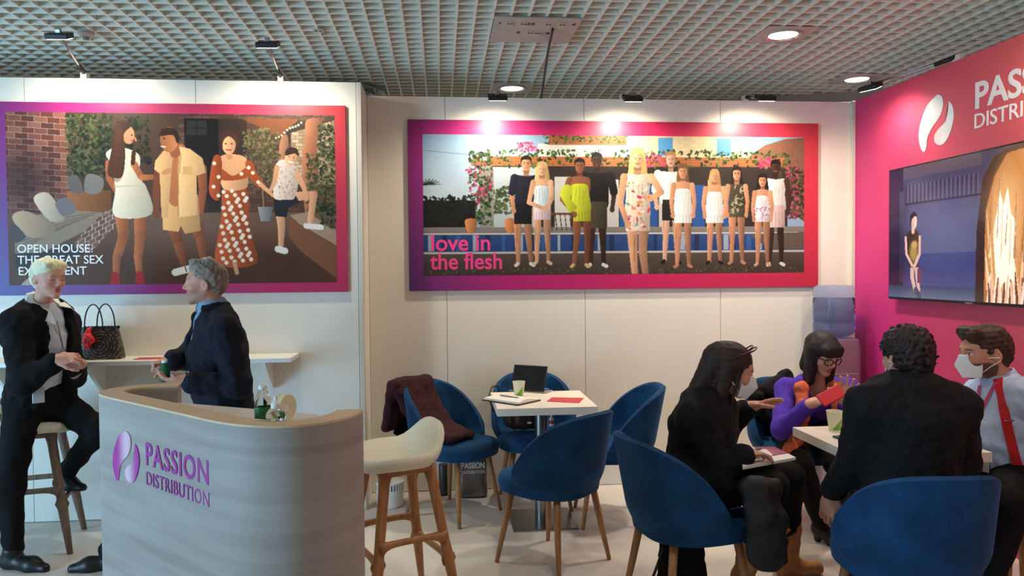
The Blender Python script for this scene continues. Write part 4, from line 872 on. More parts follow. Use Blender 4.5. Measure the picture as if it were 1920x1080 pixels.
def head_mesh(pos, R, skin, s=1.0, fem=False, eyes='open', brow=(70, 50, 40), lips=(168, 84, 80), scalp=None, beard=None, neck=None, nk=0.05, mouth=0.0):
    j = 0.86 if fem else 1.0
    P = [('o', (0, -0.014, 0.034), (0.074, 0.094, 0.082), None, 0.0), ('o', (0, 0.02, 0.0), (0.066, 0.072, 0.085), None, 0.03),
         ('o', (0, 0.035, -0.04), (0.053*j, 0.052, 0.066), None, 0.03), ('c', (0.047*j, -0.008, -0.052), (0.012, 0.066, -0.098), 0.019, 0.016*j, 0.025), ('c', (-0.047*j, -0.008, -0.052), (-0.012, 0.066, -0.098), 0.019, 0.016*j, 0.025),
         ('o', (0, 0.074, -0.098), (0.018*j, 0.015, 0.015), None, 0.02), ('c', (-0.03, 0.078, 0.017), (0.03, 0.078, 0.017), 0.012, 0.012, 0.02),
         ('-o', (0.031, 0.098, 0.0), (0.018, 0.016, 0.012), None, 0.012), ('-o', (-0.031, 0.098, 0.0), (0.018, 0.016, 0.012), None, 0.012),
         ('o', (0.031, 0.074, -0.001), (0.0145, 0.0135, 0.0125), None, 0.003), ('o', (-0.031, 0.074, -0.001), (0.0145, 0.0135, 0.0125), None, 0.003),
         ('o', (0.038, 0.056, -0.03), (0.024, 0.024, 0.022), None, 0.02), ('o', (-0.038, 0.056, -0.03), (0.024, 0.024, 0.022), None, 0.02),
         ('c', (0, 0.088, 0.010), (0, 0.106*(0.99 if fem else 1), -0.030), 0.0075, 0.0105, 0.008), ('o', (0.010, 0.097, -0.035), (0.008, 0.010, 0.007), None, 0.006), ('o', (-0.010, 0.097, -0.035), (0.008, 0.010, 0.007), None, 0.006),
         ('o', (0, 0.087, -0.060), (0.022, 0.011, 0.006), None, 0.006), ('o', (0, 0.085, -0.0705), (0.019, 0.011, 0.0065), None, 0.006), ('-o', (0, 0.100, -0.0655), (0.020, 0.006, 0.0018+mouth), None, 0.003)]
    for sx in (-1, 1):
        E = Matrix.Rotation(sx*0.35, 3, 'Z') @ Matrix.Rotation(-0.2, 3, 'X')
        P += [('o', (sx*0.077, -0.012, -0.012), (0.008, 0.019, 0.031), E, 0.008), ('-o', (sx*0.088, -0.008, -0.010), (0.009, 0.010, 0.016), E, 0.004)]
    if neck is not None:
        q = (R.transposed() @ (Vector(neck)-Vector(pos)))/s
        P += [('c', (0, -0.03, -0.06), (q.x, q.y, q.z), nk, nk*1.12, 0.03)]
    V, Fq = sdf_mesh(P, 0.0042); V = relax(V, Fq, 1, 0.35)
    x, y, z = np.abs(V[:, 0]), V[:, 1], V[:, 2]; C = np.tile(nlin(skin), (len(V), 1))
    def mixc(c, m): C[:] = C*(1-m[:, None])+nlin(c)[None]*m[:, None]
    mixc((208, 118, 104), 0.35*np.exp(-((x-0.04)**2+(z+0.03)**2)/0.0005)*(y > 0.03)); mixc((206, 116, 102), 0.4*np.exp(-(x**2+(z+0.03)**2)/0.0002)*(y > 0.09))
    mixc(lips, 0.85*smoothstep(1.15, 0.85, np.sqrt((x/0.023)**2+((z+0.0655)/0.0125)**2))*(y > 0.075))
    mixc(brow, 0.8*smoothstep(1.2, 0.7, np.sqrt(((x-0.032)/0.02)**2+((z-0.021+0.12*np.abs(x-0.03))/0.0045)**2))*(y > 0.05))
    if eyes == 'open':
        mixc((236, 230, 224), smoothstep(1.1, 0.9, np.sqrt(((x-0.031)/0.0135)**2+((z+0.001)/0.0062)**2))*(y > 0.06)); mixc((52, 36, 28), smoothstep(1.1, 0.8, np.sqrt((x-0.031)**2+(z+0.001)**2)/0.0062)*(y > 0.06))
        mixc((60, 40, 34), 0.8*smoothstep(1.2, 0.8, np.sqrt(((x-0.031)/0.015)**2+((z-0.0065)/0.0022)**2))*(y > 0.05))
    else:
        mixc((120, 78, 66), 0.85*smoothstep(1.2, 0.8, np.sqrt(((x-0.031)/0.015)**2+((z+0.006)/0.0022)**2))*(y > 0.05))
    if scalp: mixc(scalp, smoothstep(0.0, 0.012, (z-0.03)+np.maximum(0, (0.02-y))*0.9-np.maximum(0, y-0.02)*0.75))
    if beard: mixc(beard, 0.85*smoothstep(0.0, 0.012, -z-0.035+0.4*np.minimum(0, y-0.02))*(y > -0.02)*(z > -0.125)*(1-np.exp(-((x/0.02)**2+((z+0.065)/0.012)**2)*1.2)))
    W = (np.array(R) @ (V*s).T).T+A3(pos)
    return W, Fq, C
def hand_mesh(wrist, d, palm, side, curl=(20, 25, 15), thumb=(35, 0.0), spread=4, skin=(206, 152, 126), arm=None, s=1.0, fing=None):
    """wrist point, finger direction, palm normal; side +1: thumb on the right of the direction seen from the back of the hand"""
    y = Vector(d).normalized(); zn = -Vector(palm); zn = (zn-y*zn.dot(y)).normalized(); x = y.cross(zn)
    R = Matrix((x, y, zn)).transposed()
    P = [('o', (0, 0.048, 0), (0.041, 0.052, 0.0145), None, 0.0), ('c', (0, -0.01, 0), (0, 0.03, 0), 0.025, 0.024, 0.02), ('o', (side*0.022, 0.03, -0.008), (0.018, 0.03, 0.014), None, 0.01)]
    for i, (bx, L) in enumerate(((0.029, 0.074), (0.010, 0.082), (-0.009, 0.076), (-0.027, 0.060))):
        cu = fing[i] if fing else curl; p = Vector((side*bx, 0.086-0.004*abs(i-1), 0.002)); ang = 0; az = math.radians(spread*(1.4-i))*side; r = 0.0092 if i < 3 else 0.0080
        for q, fr in enumerate((0.45, 0.31, 0.24)):
            ang += math.radians(cu[q]); dv = Vector((math.sin(az), math.cos(az)*math.cos(ang), -math.sin(ang)*math.cos(az))); p2 = p+dv*L*fr
            P.append(('c', p, p2, r, r*0.92, 0.004)); p = p2; r *= 0.92
    p = Vector((side*0.032, 0.022, -0.006)); a = math.radians(thumb[0])
    for L, r in ((0.036, 0.0125), (0.032, 0.0105), (0.024, 0.0095)):
        dv = Vector((side*math.sin(a), math.cos(a), -thumb[1])).normalized(); p2 = p+dv*L; P.append(('c', p, p2, r, r*0.92, 0.006)); p = p2; a -= math.radians(14)
    if arm is not None:
        q = (R.transposed() @ (Vector(arm)-Vector(wrist)))/s; P.append(('c', (0, 0.0, 0), q, 0.026, 0.037, 0.02))
    V, Fq = sdf_mesh(P, 0.0036); V = relax(V, Fq, 1, 0.4)
    C = np.tile(nlin(skin), (len(V), 1)); t = smoothstep(0.1, 0.18, V[:, 1])[:, None]*0.25; C = C*(1-t)+nlin((214, 128, 110))[None]*t
    return (np.array(R) @ (V*s).T).T+A3(wrist), Fq, C
def unit(a, b): return (Vector(b)-Vector(a)).normalized()
def torso_axes(J):
    up = (Vector(J['neck'])-Vector(J['pelvis'])).normalized(); r = Vector(J['shR'])-Vector(J['shL']); r = (r-up*r.dot(up)).normalized(); return r, up.cross(r), up
def torso(J, o, hem=0.0, belly=0.0, k=0.05, sw=1.0):
    """trunk prims with the cloth offset o"""
    r, f, u = torso_axes(J); p, n = Vector(J['pelvis']), Vector(J['neck']); c = p.lerp(n, 0.66); w = p.lerp(n, 0.33)
    L = [('e', p-u*hem, p, (0.150+o, 0.105+o), (0.155+o, 0.110+o), r, f, k), ('e', p, w, (0.155+o, 0.110+o), (0.135+o, 0.100+o+belly), r, f, k),
         ('e', w, c, (0.135+o, 0.100+o+belly), (0.160+o, 0.112+o), r, f, k), ('e', c, p.lerp(n, 0.88), (0.160+o, 0.112+o), (0.13+o, 0.085+o), r, f, k),
         ('c', p.lerp(n, 0.9), Vector(J['shL']), 0.06+o, 0.054*sw+o, 0.05), ('c', p.lerp(n, 0.9), Vector(J['shR']), 0.06+o, 0.054*sw+o, 0.05)]
    return L
def arm(J, s, o, to=1.0, k=0.02):
    a, b, c = Vector(J['sh'+s]), Vector(J['el'+s]), Vector(J['wr'+s]); L = [('c', a, b, 0.052+o, 0.042+o, 0.035)]
    if to > 0: L.append(('c', b, b.lerp(c, to), 0.042+o, 0.042+o+(0.028-0.042)*to+o*0.15, k))
    return L
def legs(J, o, to=1.0, sides='LR', thick=1.0):
    L = []
    for s in sides:
        a, b, c = Vector(J['hip'+s]), Vector(J['kn'+s]), Vector(J['an'+s])
        L += [('c', a, b, (0.088+o)*thick, (0.060+o)*thick, 0.04), ('c', b, b.lerp(c, to), (0.058+o)*thick, (0.040+o*1.2)*thick, 0.03)]
    return L
def body_core(J):
    L = torso(J, -0.035)+arm(J, 'L', -0.012)+arm(J, 'R', -0.012)+legs(J, -0.02)+[('c', J['neck'], Vector(J['neck']).lerp(Vector(J['pelvis']), 0.12), 0.05, 0.05, 0.03)]
    return L
def make_body(parent, J, pieces, skin):
    V, Fq = sdf_mesh(body_core(J), 0.013); C = np.tile(nlin(skin), (len(V), 1)); Vs, Fs, Cs = [V], [Fq], [C]; n = len(V)
    for v, f, c in pieces: Vs.append(v); Fs.append(f+n); Cs.append(c); n += len(v)
    me = np_mesh('body', np.concatenate(Vs), np.concatenate(Fs)); CC = np.concatenate(Cs); color_attr(me, lambda co: CC)
    return link_mesh('body', me, M_skin, parent, smooth=True, world=True)
def shoe(parent, ank, toe, m, name='shoe', heel=0.0, w=0.042):
    a, t = Vector(ank), Vector(toe); f = (t-a); f.z = 0; f.normalize(); g = min(a.z, t.z)
    z0 = t.z
    P = [('c', a+Vector((0, 0, -0.01)), Vector((a.x, a.y, z0+0.045+heel))-f*0.02, 0.048, 0.044, 0.02), ('c', Vector((a.x, a.y, z0+0.035+heel))-f*0.03, t-f*0.10+Vector((0, 0, 0.03+heel*0.4)), 0.038, 0.042, 0.03), ('c', t-f*0.10+Vector((0, 0, 0.022)), t-f*0.02+Vector((0, 0, 0.016)), w, 0.026, 0.03), ('p', Vector((a.x, a.y, z0)), (0, 0, -1), 0.0)]
    if heel: P = P[:3]+[('c', Vector((a.x, a.y, z0+0.02))-f*0.035, Vector((a.x, a.y, z0+0.05))-f*0.03, 0.022, 0.03, 0.01), ('p', Vector((a.x, a.y, z0)), (0, 0, -1), 0.0)]
    return sdf_obj(name, P, 0.006, m, parent)
def in_head(pos, R, prims, s=1.0):
    """prims given in head coordinates -> world prims"""
    out = []
    T = lambda v: Vector(pos)+(R @ Vector(v))*s
    for p in prims:
        t = p[0].lstrip('-')
        if t == 'c': out.append((p[0], T(p[1]), T(p[2]), p[3]*s, p[4]*s, p[5]))
        elif t == 'o':
            Q = R @ p[3] if p[3] is not None else R
            out.append((p[0], T(p[1]), tuple(v*s for v in p[2]), [list(r) for r in Q], p[4]))
        elif t == 'p': out.append(('p', T(p[1]), R @ Vector(p[2]), p[3]))
    return out
def band(parent, name, pts, w, t, m, nrm=None):
    """flat strap following pts, width w, thickness t; nrm = outward normals (vector or list)"""
    pts = [Vector(p) for p in pts]; rs = []
    for k, p in enumerate(pts):
        d = (pts[min(k+1, len(pts)-1)]-pts[max(k-1, 0)]).normalized(); nn = Vector(nrm[k] if isinstance(nrm, list) else nrm).normalized(); sd = d.cross(nn).normalized(); nn = sd.cross(d)
        rs.append([p+sd*w/2, p+sd*w/2+nn*t, p-sd*w/2+nn*t, p-sd*w/2])
    return MB().rings(rs).build(name, m, parent, world=True, fixn=True, smooth=False)
def face_mask(parent, pos, R, m, s=1.0, strap=True):
    """folded respirator: raised centre ridge over nose and chin, straps to the ears"""
    mb = MB(); rows = []
    for v in np.linspace(0, 1, 13):
        z = -0.004-0.106*v; bul = math.sin(PI*min(1, 0.18+v*0.74))
        row = []
        for u in np.linspace(-1, 1, 23):
            au = abs(u); x = u*(0.050+0.012*math.sin(PI*v))
            y = 0.044+0.078*(1-au**1.08)*(0.70+0.46*max(0.0, 1-abs(v-0.42)/0.62))+0.004
            row.append(Vector(pos)+(R @ Vector((x, y, z)))*s)
        rows.append(row)
    mb.rings(rows, False, False, closed=False)
    o = mb.build('face_mask', m, parent, world=True, auto=30, fixn=True); md = o.modifiers.new('solid', 'SOLIDIFY'); md.thickness = 0.0025; md.offset = 0
    if strap:
        for sx in (-1, 1):
            for z in (-0.028, -0.085):
                MB().tube([Vector(pos)+(R @ Vector(q))*s for q in ((sx*0.052, 0.045, z), (sx*0.071, 0.02, z*0.7), (sx*0.085, -0.018, -0.02 if z > -0.05 else -0.035))], 0.0022*s, n=6).build('mask_strap', m, parent, world=True)
    return o

from mathutils.bvhtree import BVHTree
def bvh(o):
    off = Vector(o.location); q = o.parent
    while q is not None: off = off+q.location; q = q.parent
    return BVHTree.FromPolygons([v.co+off for v in o.data.vertices], [tuple(f.vertices) for f in o.data.polygons])
def on_surf(tree, px_, py_, lift=0.003):
    """where the line of sight of a pixel meets a garment: point lifted off the cloth, and the cloth's normal"""
    h = tree.ray_cast(CO, ray(px_, py_).normalized())
    return (h[0]+h[1]*lift, h[1]) if h[0] is not None else (None, None)
def strap_on(parent, name, tree, pts, w, t, m, lift=0.003, sub=4):
    P = catmull([(a, b, 0) for a, b in pts], sub); A, N = [], []
    for q in P:
        a, n = on_surf(tree, q.x, q.y, lift)
        if a is not None: A.append(a); N.append(n)
    A = [A[0]]+[(A[i-1]+A[i]*2+A[i+1])/4 for i in range(1, len(A)-1)]+[A[-1]]
    N = [N[0]]+[(N[i-1]+N[i]+N[i+1]).normalized() for i in range(1, len(N)-1)]+[N[-1]]
    return band(parent, name, A, w, t, m, N)
# ================================================================ people
M_blackcloth = mat('black wool', (20, 20, 23), rough=0.85, noise=0.25, nscale=60, spec=0.2, sheen=0.12)
M_navy = mat('dark navy suiting', (26, 28, 40), rough=0.8, noise=0.2, nscale=60, spec=0.2, sheen=0.12)
M_trouser = mat('black trouser cloth', (19, 19, 21), rough=0.85, spec=0.2)
M_shoe = mat('black leather', (18, 18, 20), rough=0.4)
M_wshirt = mat('pale blue white shirt', (206, 216, 228), rough=0.7, noise=0.04, nscale=30)
M_mask = mat('white mask fabric', (232, 234, 238), rough=0.75)
def hairmat(n, c): return mat(n, c, rough=0.62, noise=0.35, nscale=60, stretch=(1, 1, 0.25), spec=0.4)
def person(label): return thing('person', label, 'person', (0, 0, 0))
def setroot(t, p): t.location = (p[0], p[1], 0)
def px(x, y, Y): return atY(x, y, Y)
def collar(parent, J, m, o=0.02, h=0.035, gap=0.35, name='collar', tilt=0.0, rad=0.062):
    """shirt or jacket collar standing round the neck, open at the front"""
    r, f, u = torso_axes(J); c = Vector(J['neck'])+u*0.022; rows = []
    for i in range(25):
        a = -PI*(1-gap*0.5)+2*PI*(1-gap*0.5)*i/24
        d = f*(-math.cos(a))+r*math.sin(a); fr = 0.5-0.5*math.cos(a)
        rr = rad+o; b = c+d*(rr+0.012)-u*0.02*fr; tp = c+d*(rr-0.004)+u*(h*(1-0.35*fr))
        rows.append([b, b+d*0.004, (b+tp)/2+d*0.008, tp+d*0.006, tp, (b+tp)/2])
    return MB().rings(rows).build(name, m, parent, world=True, fixn=True, auto=50)
# ---- A: white-haired woman on the stool at left
def woman_white():
    t = person('white-haired person in a black coat and white collar leaning on a stool, hands clasped'); setroot(t, (-2.2, 4.35))
    sk = (216, 160, 138)
    J = dict(pelvis=px(76, 738, 4.44), neck=px(80, 576, 4.33), shR=px(32, 607, 4.17), shL=px(116, 604, 4.50), elR=px(42, 722, 4.06), wrR=px(103, 677, 4.08), elL=px(140, 705, 4.46), wrL=px(138, 680, 4.20),
             hipR=px(46, 752, 4.34), hipL=px(100, 750, 4.50), knR=px(20, 905, 4.22), anR=px(24, 1028, 4.17), knL=px(184, 806, 4.46), anL=px(122, 888, 4.56))
    hp = px(91, 521, 4.30); R = frame((0.86, -0.51, 0), pitch=-6)
    hd = head_mesh(hp, R, sk, 0.90, fem=True, eyes='closed', brow=(150, 112, 88), lips=(184, 82, 82), neck=J['neck'], nk=0.046)
    h1 = hand_mesh(px(106, 674, 4.07), (0.95, 0.25, 0.08), (0.2, 0.7, -0.6), 1, curl=(35, 40, 25), thumb=(30, 0.5), skin=sk, arm=J['elR'], s=0.92)
    h2 = hand_mesh(px(150, 682, 4.2), (-0.75, -0.45, 0.15), (-0.3, 0.5, 0.7), -1, curl=(50, 55, 30), thumb=(25, 0.4), skin=sk, arm=J['elL'], s=0.92)
    make_body(t, J, [hd, h1, h2], sk)
    hair = in_head(hp, R, [('o', (0, -0.016, 0.040), (0.082, 0.099, 0.082), None, 0.0), ('o', (0, -0.05, -0.01), (0.074, 0.062, 0.07), None, 0.03), ('c', (-0.05, 0.045, 0.080), (0.045, 0.055, 0.083), 0.026, 0.022, 0.03),
        ('-o', (0, 0.105, -0.022), (0.078, 0.09, 0.075), None, 0.015), ('-o', (0.10, 0.02, -0.055), (0.05, 0.055, 0.055), None, 0.012), ('-o', (-0.10, 0.02, -0.055), (0.05, 0.055, 0.055), None, 0.012), ('p', (0, -0.05, -0.075), (0, 0.2, -1), 0.01)], 0.90)
    sdf_obj('hair', hair, 0.005, hairmat('white blonde hair', (244, 226, 188)), t, noise=[(0.0016, 0.035), (0.001, 0.014)], seed=4)
    r, f, u = torso_axes(J); nk, pv = Vector(J['neck']), Vector(J['pelvis'])
    SEAT = [('-o', (-2.30, 4.50, 0.615), (0.235, 0.225, 0.105), None, 0.01)]
    sdf_obj('shirt', torso(J, 0.006, hem=0.0)+SEAT, 0.009, M_wshirt, t, noise=[(0.004, 0.07)], seed=2)
    coat = torso(J, 0.034, hem=0.12)+arm(J, 'R', 0.02, 0.93)+arm(J, 'L', 0.02, 0.93)
    c0 = nk+f*0.16; coat += [('-e', c0+u*0.03+r*0.01, pv+f*0.14-u*0.05+r*0.075, (0.07, 0.13), (0.075, 0.13), r, f, 0.01), ('-e', pv+f*0.14-u*0.04+r*0.075, pv+f*0.17-u*0.3+r*0.08, (0.075, 0.13), (0.11, 0.14), r, f, 0.01), ('-c', nk-u*0.01, nk+u*0.14, 0.082, 0.10, 0.01), ('-o', nk+f*0.09+u*0.02, (0.085, 0.08, 0.09), None, 0.01)]
    sdf_obj('coat', coat+SEAT, 0.009, M_blackcloth, t, noise=[(0.004, 0.10), (0.0025, 0.05)], seed=6)
    # white collar points lying over the coat
    mc = mat('white collar', (238, 240, 242), rough=0.7)
    for sd in (-1, 1):
        rows = []
        for k in range(9):
            a_ = math.radians(-20+150*k/8); d = -f*math.cos(a_)+r*sd*math.sin(a_); fr = k/8
            inn = nk+d*0.054+u*(0.062-0.050*fr**1.5)+f*0.03*fr; out = nk+d*(0.092+0.032*fr)+u*(0.045-0.085*fr**1.6)+f*(0.02+0.055*fr)*fr
            md = (inn+out)/2+u*0.016+d*0.008
            rows.append([inn, md, out, out-u*0.004, md-u*0.005, inn-u*0.004])
        MB().rings(rows).build('collar', mc, t, world=True, fixn=True, auto=40)
    tr = legs(J, 0.008, 1.0)+[('e', pv, pv-u*0.05, (0.185, 0.145), (0.17, 0.135), r, f, 0.05)]
    sdf_obj('trousers', tr+SEAT, 0.010, M_trouser, t, noise=[(0.004, 0.08)], seed=8)
    shoe(t, J['anR'], px(90, 1072, 4.10)*1.0, M_shoe, 'ankle_boot'); shoe(t, J['anL'], J['anL']+Vector((0.13, -0.05, -0.09)), M_shoe, 'ankle_boot')
    MB().box(px(72, 742, 4.14), (0.055, 0.012, 0.075), rz=0.6).build('badge', mat('clear badge', (196, 206, 212), rough=0.25), t, world=True, bevel=0.003)
    band(t, 'lanyard', [nk+f*0.11+r*0.03-u*0.05, pv.lerp(nk, 0.55)+f*0.145+r*0.01, px(72, 728, 4.14)], 0.009, 0.0015, mat('grey lanyard', (120, 128, 140)), f)
woman_white()
# ---- B: man in the dark blazer behind the counter
def man_blazer():
    t = person('grey-haired person in a dark navy blazer gesturing behind the counter'); setroot(t, (-1.2, 3.95))
    sk = (204, 146, 122)
    J = dict(pelvis=px(425, 785, 3.95), neck=px(398, 583, 3.95), shL=px(420, 622, 3.79), shR=px(392, 612, 4.12), elL=px(446, 724, 3.74), wrL=px(352, 716, 3.70), elR=px(352, 672, 4.14), wrR=px(322, 676, 4.02),
             hipL=px(428, 795, 3.86), hipR=px(418, 795, 4.04), knL=Vector((-1.12, 3.88, 0.46)), anL=Vector((-1.02, 3.86, 0.09)), knR=Vector((-1.50, 4.06, 0.50)), anR=Vector((-1.72, 4.10, 0.10)))
    hp = px(385, 530, 3.95); R = frame((-0.985, -0.12, 0), pitch=2)
    hd = head_mesh(hp, R, sk, 0.93, brow=(92, 74, 62), lips=(176, 104, 96), neck=J['neck'], nk=0.054, beard=(170, 124, 106), scalp=(128, 116, 104))
    h1 = hand_mesh(px(352, 714, 3.70), (-1, 0.05, 0.05), (0.1, 0.3, 0.9), -1, curl=(20, 25, 15), thumb=(30, 0.5), skin=sk, arm=J['elL'])
    h2 = hand_mesh(px(322, 676, 4.02), (-1, -0.25, -0.15), (-0.1, -0.2, -1), 1, curl=(75, 80, 40), thumb=(20, 0.8), skin=sk, arm=J['elR'])
    make_body(t, J, [hd, h1, h2], sk)
    hair = in_head(hp, R, [('o', (0, -0.016, 0.040), (0.080, 0.099, 0.082), None, 0.0), ('o', (0, -0.055, -0.005), (0.071, 0.056, 0.068), None, 0.03), ('c', (-0.035, 0.05, 0.10), (0.035, 0.05, 0.10), 0.026, 0.026, 0.03), ('c', (-0.03, -0.02, 0.11), (0.03, -0.02, 0.11), 0.026, 0.026, 0.03),
        ('-o', (0, 0.11, -0.03), (0.09, 0.085, 0.10), None, 0.012), ('-o', (0.10, 0.012, -0.05), (0.05, 0.05, 0.062), None, 0.01), ('-o', (-0.10, 0.012, -0.05), (0.05, 0.05, 0.062), None, 0.01), ('p', (0, -0.05, -0.075), (0, 0.2, -1), 0.01)], 0.93)
    sdf_obj('hair', hair, 0.005, hairmat('greying hair', (138, 126, 112)), t, noise=[(0.003, 0.03), (0.0018, 0.012)], seed=9)
    r, f, u = torso_axes(J); nk, pv = Vector(J['neck']), Vector(J['pelvis'])
    sdf_obj('shirt', torso(J, 0.004), 0.010, mat('light blue shirt', (120, 156, 178), rough=0.7), t)
    collar(t, J, mat('light blue shirt', (120, 156, 178)), 0.004, 0.042, 0.2, rad=0.060)
    jk = torso(J, 0.026, hem=0.10, belly=0.01)+arm(J, 'L', 0.020, 0.90)+arm(J, 'R', 0.020, 0.88)
    jk += [('-e', nk+f*0.13+u*0.04, pv.lerp(nk, 0.45)+f*0.2, (0.075, 0.13), (0.02, 0.1), r, f, 0.008), ('-o', nk+f*0.07+u*0.02, (0.085, 0.085, 0.09), None, 0.01), ('-c', nk-u*0.03, nk+u*0.12, 0.070, 0.085, 0.01), ('p', pv-u*0.17, -u, 0.005)]
    sdf_obj('blazer', jk, 0.009, M_navy, t, noise=[(0.004, 0.10), (0.0025, 0.045)], seed=12)
    collar(t, J, M_navy, 0.016, 0.018, 0.5, 'blazer_collar', rad=0.06)
    sdf_obj('trousers', legs(J, 0.022)+[('e', pv, pv-u*0.08, (0.165, 0.125), (0.16, 0.125), r, f, 0.05)], 0.011, M_trouser, t, noise=[(0.004, 0.08)], seed=3)
    shoe(t, J['anR'], Vector((-1.93, 4.08, 0.0)), M_shoe); shoe(t, J['anL'], Vector((-1.24, 3.88, 0.0)), M_shoe)
    for sd in (-1, 1): band(t, 'lanyard', [nk+r*sd*0.062-f*0.01+u*0.02, nk+r*sd*0.055+f*0.085-u*0.05, pv.lerp(nk, 0.62)+f*0.135+r*sd*0.015], 0.012, 0.002, mat('maroon lanyard', (130, 34, 52)), f)
    w0 = px(352, 714, 3.70); d = unit(w0, J['elL'])
    MB().tube([w0+d*0.010, w0+d*0.022], 0.031, n=16).build('watch', M_black, t, world=True)
    MB().tube([w0+d*0.026, w0+d*0.045], [0.034, 0.037], n=16).build('shirt_cuff', mat('light blue shirt', (120, 156, 178)), t, world=True)
man_blazer()
# ---- C: woman in the long black jacket
def woman_black():
    t = person('masked long-haired person in a black jacket seated with a magazine, hand outstretched'); setroot(t, (1.15, 3.3))
    sk = (202, 148, 124)
    J = dict(pelvis=px(1302, 898, 3.30), neck=px(1330, 745, 3.34), shR=px(1304, 786, 3.18), shL=px(1350, 768, 3.50), elR=px(1345, 890, 3.14), wrR=px(1395, 852, 3.10), elL=px(1352, 812, 3.60), wrL=px(1402, 763, 3.52),
             hipR=px(1312, 908, 3.20), hipL=px(1322, 900, 3.40), knR=px(1445, 912, 3.14), knL=px(1478, 896, 3.42), anR=px(1392, 1085, 3.36), anL=px(1478, 1060, 3.62))
    hp = px(1370, 692, 3.30); R = frame((0.97, -0.16, 0), pitch=-16)
    hd = head_mesh(hp, R, sk, 1.0, fem=True, brow=(60, 42, 36), eyes='closed', neck=J['neck'], nk=0.045)
    h1 = hand_mesh(px(1396, 850, 3.10), (0.95, 0.22, -0.10), (0.05, -0.1, -1), -1, curl=(18, 22, 12), thumb=(35, 0.2), skin=sk, arm=J['elR'], s=0.95)
    h2 = hand_mesh(px(1402, 764, 3.52), (0.96, -0.1, 0.22), (0.1, -0.5, -0.85), 1, curl=(4, 6, 4), thumb=(34, 0.45), spread=5, skin=sk, arm=J['elL'], s=1.0)
    make_body(t, J, [hd, h1, h2], sk)
    hair = in_head(hp, R, [('o', (0, -0.016, 0.038), (0.084, 0.103, 0.086), None, 0.0), ('c', (0, -0.075, 0.03), (0, -0.105, -0.13), 0.06, 0.052, 0.04), ('c', (0.058, -0.02, 0.01), (0.06, -0.03, -0.15), 0.034, 0.03, 0.03), ('c', (-0.058, -0.02, 0.01), (-0.06, -0.03, -0.15), 0.034, 0.03, 0.03), ('c', (0.068, 0.024, 0.03), (0.068, 0.03, -0.14), 0.014, 0.007, 0.015), ('c', (-0.068, 0.024, 0.03), (-0.068, 0.03, -0.14), 0.014, 0.007, 0.015),
        ('-o', (0, 0.11, -0.035), (0.066, 0.085, 0.10), None, 0.012)])
    sdf_obj('hair', hair, 0.0055, hairmat('dark brown hair', (46, 30, 26)), t, noise=[(0.0012, 0.03)], seed=5)
    face_mask(t, hp, R, M_mask)
    # glasses pushed up on the head
    gm = mat('tortoise glasses', (70, 32, 34), rough=0.3)
    g = MB()
    for sx in (-1, 1):
        g.tube([hp+R @ Vector((sx*0.036+0.026*math.cos(a), 0.062+0.012*math.sin(a), 0.112+0.016*math.sin(a))) for a in np.linspace(0, 2*PI, 17)], 0.003, n=6)
        g.tube([hp+R @ Vector(q) for q in ((sx*0.062, 0.06, 0.11), (sx*0.088, 0.0, 0.075), (sx*0.09, -0.04, 0.04))], 0.003, n=6)
    g.build('glasses', gm, t, world=True)
    r, f, u = torso_axes(J); nk, pv = Vector(J['neck']), Vector(J['pelvis'])
    jk = torso(J, 0.028, hem=0.0)+arm(J, 'R', 0.020, 0.93)+arm(J, 'L', 0.022, 0.86)+[('c', J['hipR'], Vector(J['hipR']).lerp(Vector(J['knR']), 0.35), 0.105, 0.10, 0.05), ('c', J['hipL'], Vector(J['hipL']).lerp(Vector(J['knL']), 0.3), 0.10, 0.095, 0.05), ('p', (0, 0, 0.485), (0, 0, -1), 0.01), ('-c', nk-u*0.005, nk+u*0.10, 0.056, 0.07, 0.01)]
    sdf_obj('jacket', jk, 0.010, M_blackcloth, t, noise=[(0.004, 0.12), (0.002, 0.05)], seed=16)
    sdf_obj('trousers', legs(J, 0.014, 0.55), 0.010, M_trouser, t, noise=[(0.003, 0.08)], seed=4)
    mt = mat('tan suede', (172, 122, 78), rough=0.9, noise=0.15, nscale=50)
    for s in 'RL':
        k, a = Vector(J['kn'+s]), Vector(J['an'+s]); m = k.lerp(a, 0.45)
        tz = 0.0; toe = a+Vector((0.17, -0.02, 0)) if s == 'L' else a+Vector((0.15, -0.08, 0)); toe.z = 0.0
        f2 = Vector((toe.x-a.x, toe.y-a.y, 0)).normalized(); b = Vector((a.x, a.y, 0.05))
        sdf_obj('boot', [('c', m, a, 0.062, 0.048, 0.02), ('c', a, b-f2*0.02, 0.048, 0.045, 0.03), ('c', b-f2*0.03, toe+Vector((0, 0, 0.035))-f2*0.03, 0.042, 0.034, 0.03), ('p', (0, 0, 0.0), (0, 0, -1), 0.0), ('p', m, (m-a).normalized(), 0.0)], 0.008, mt, t, noise=[(0.003, 0.07)], seed=3)
woman_black()
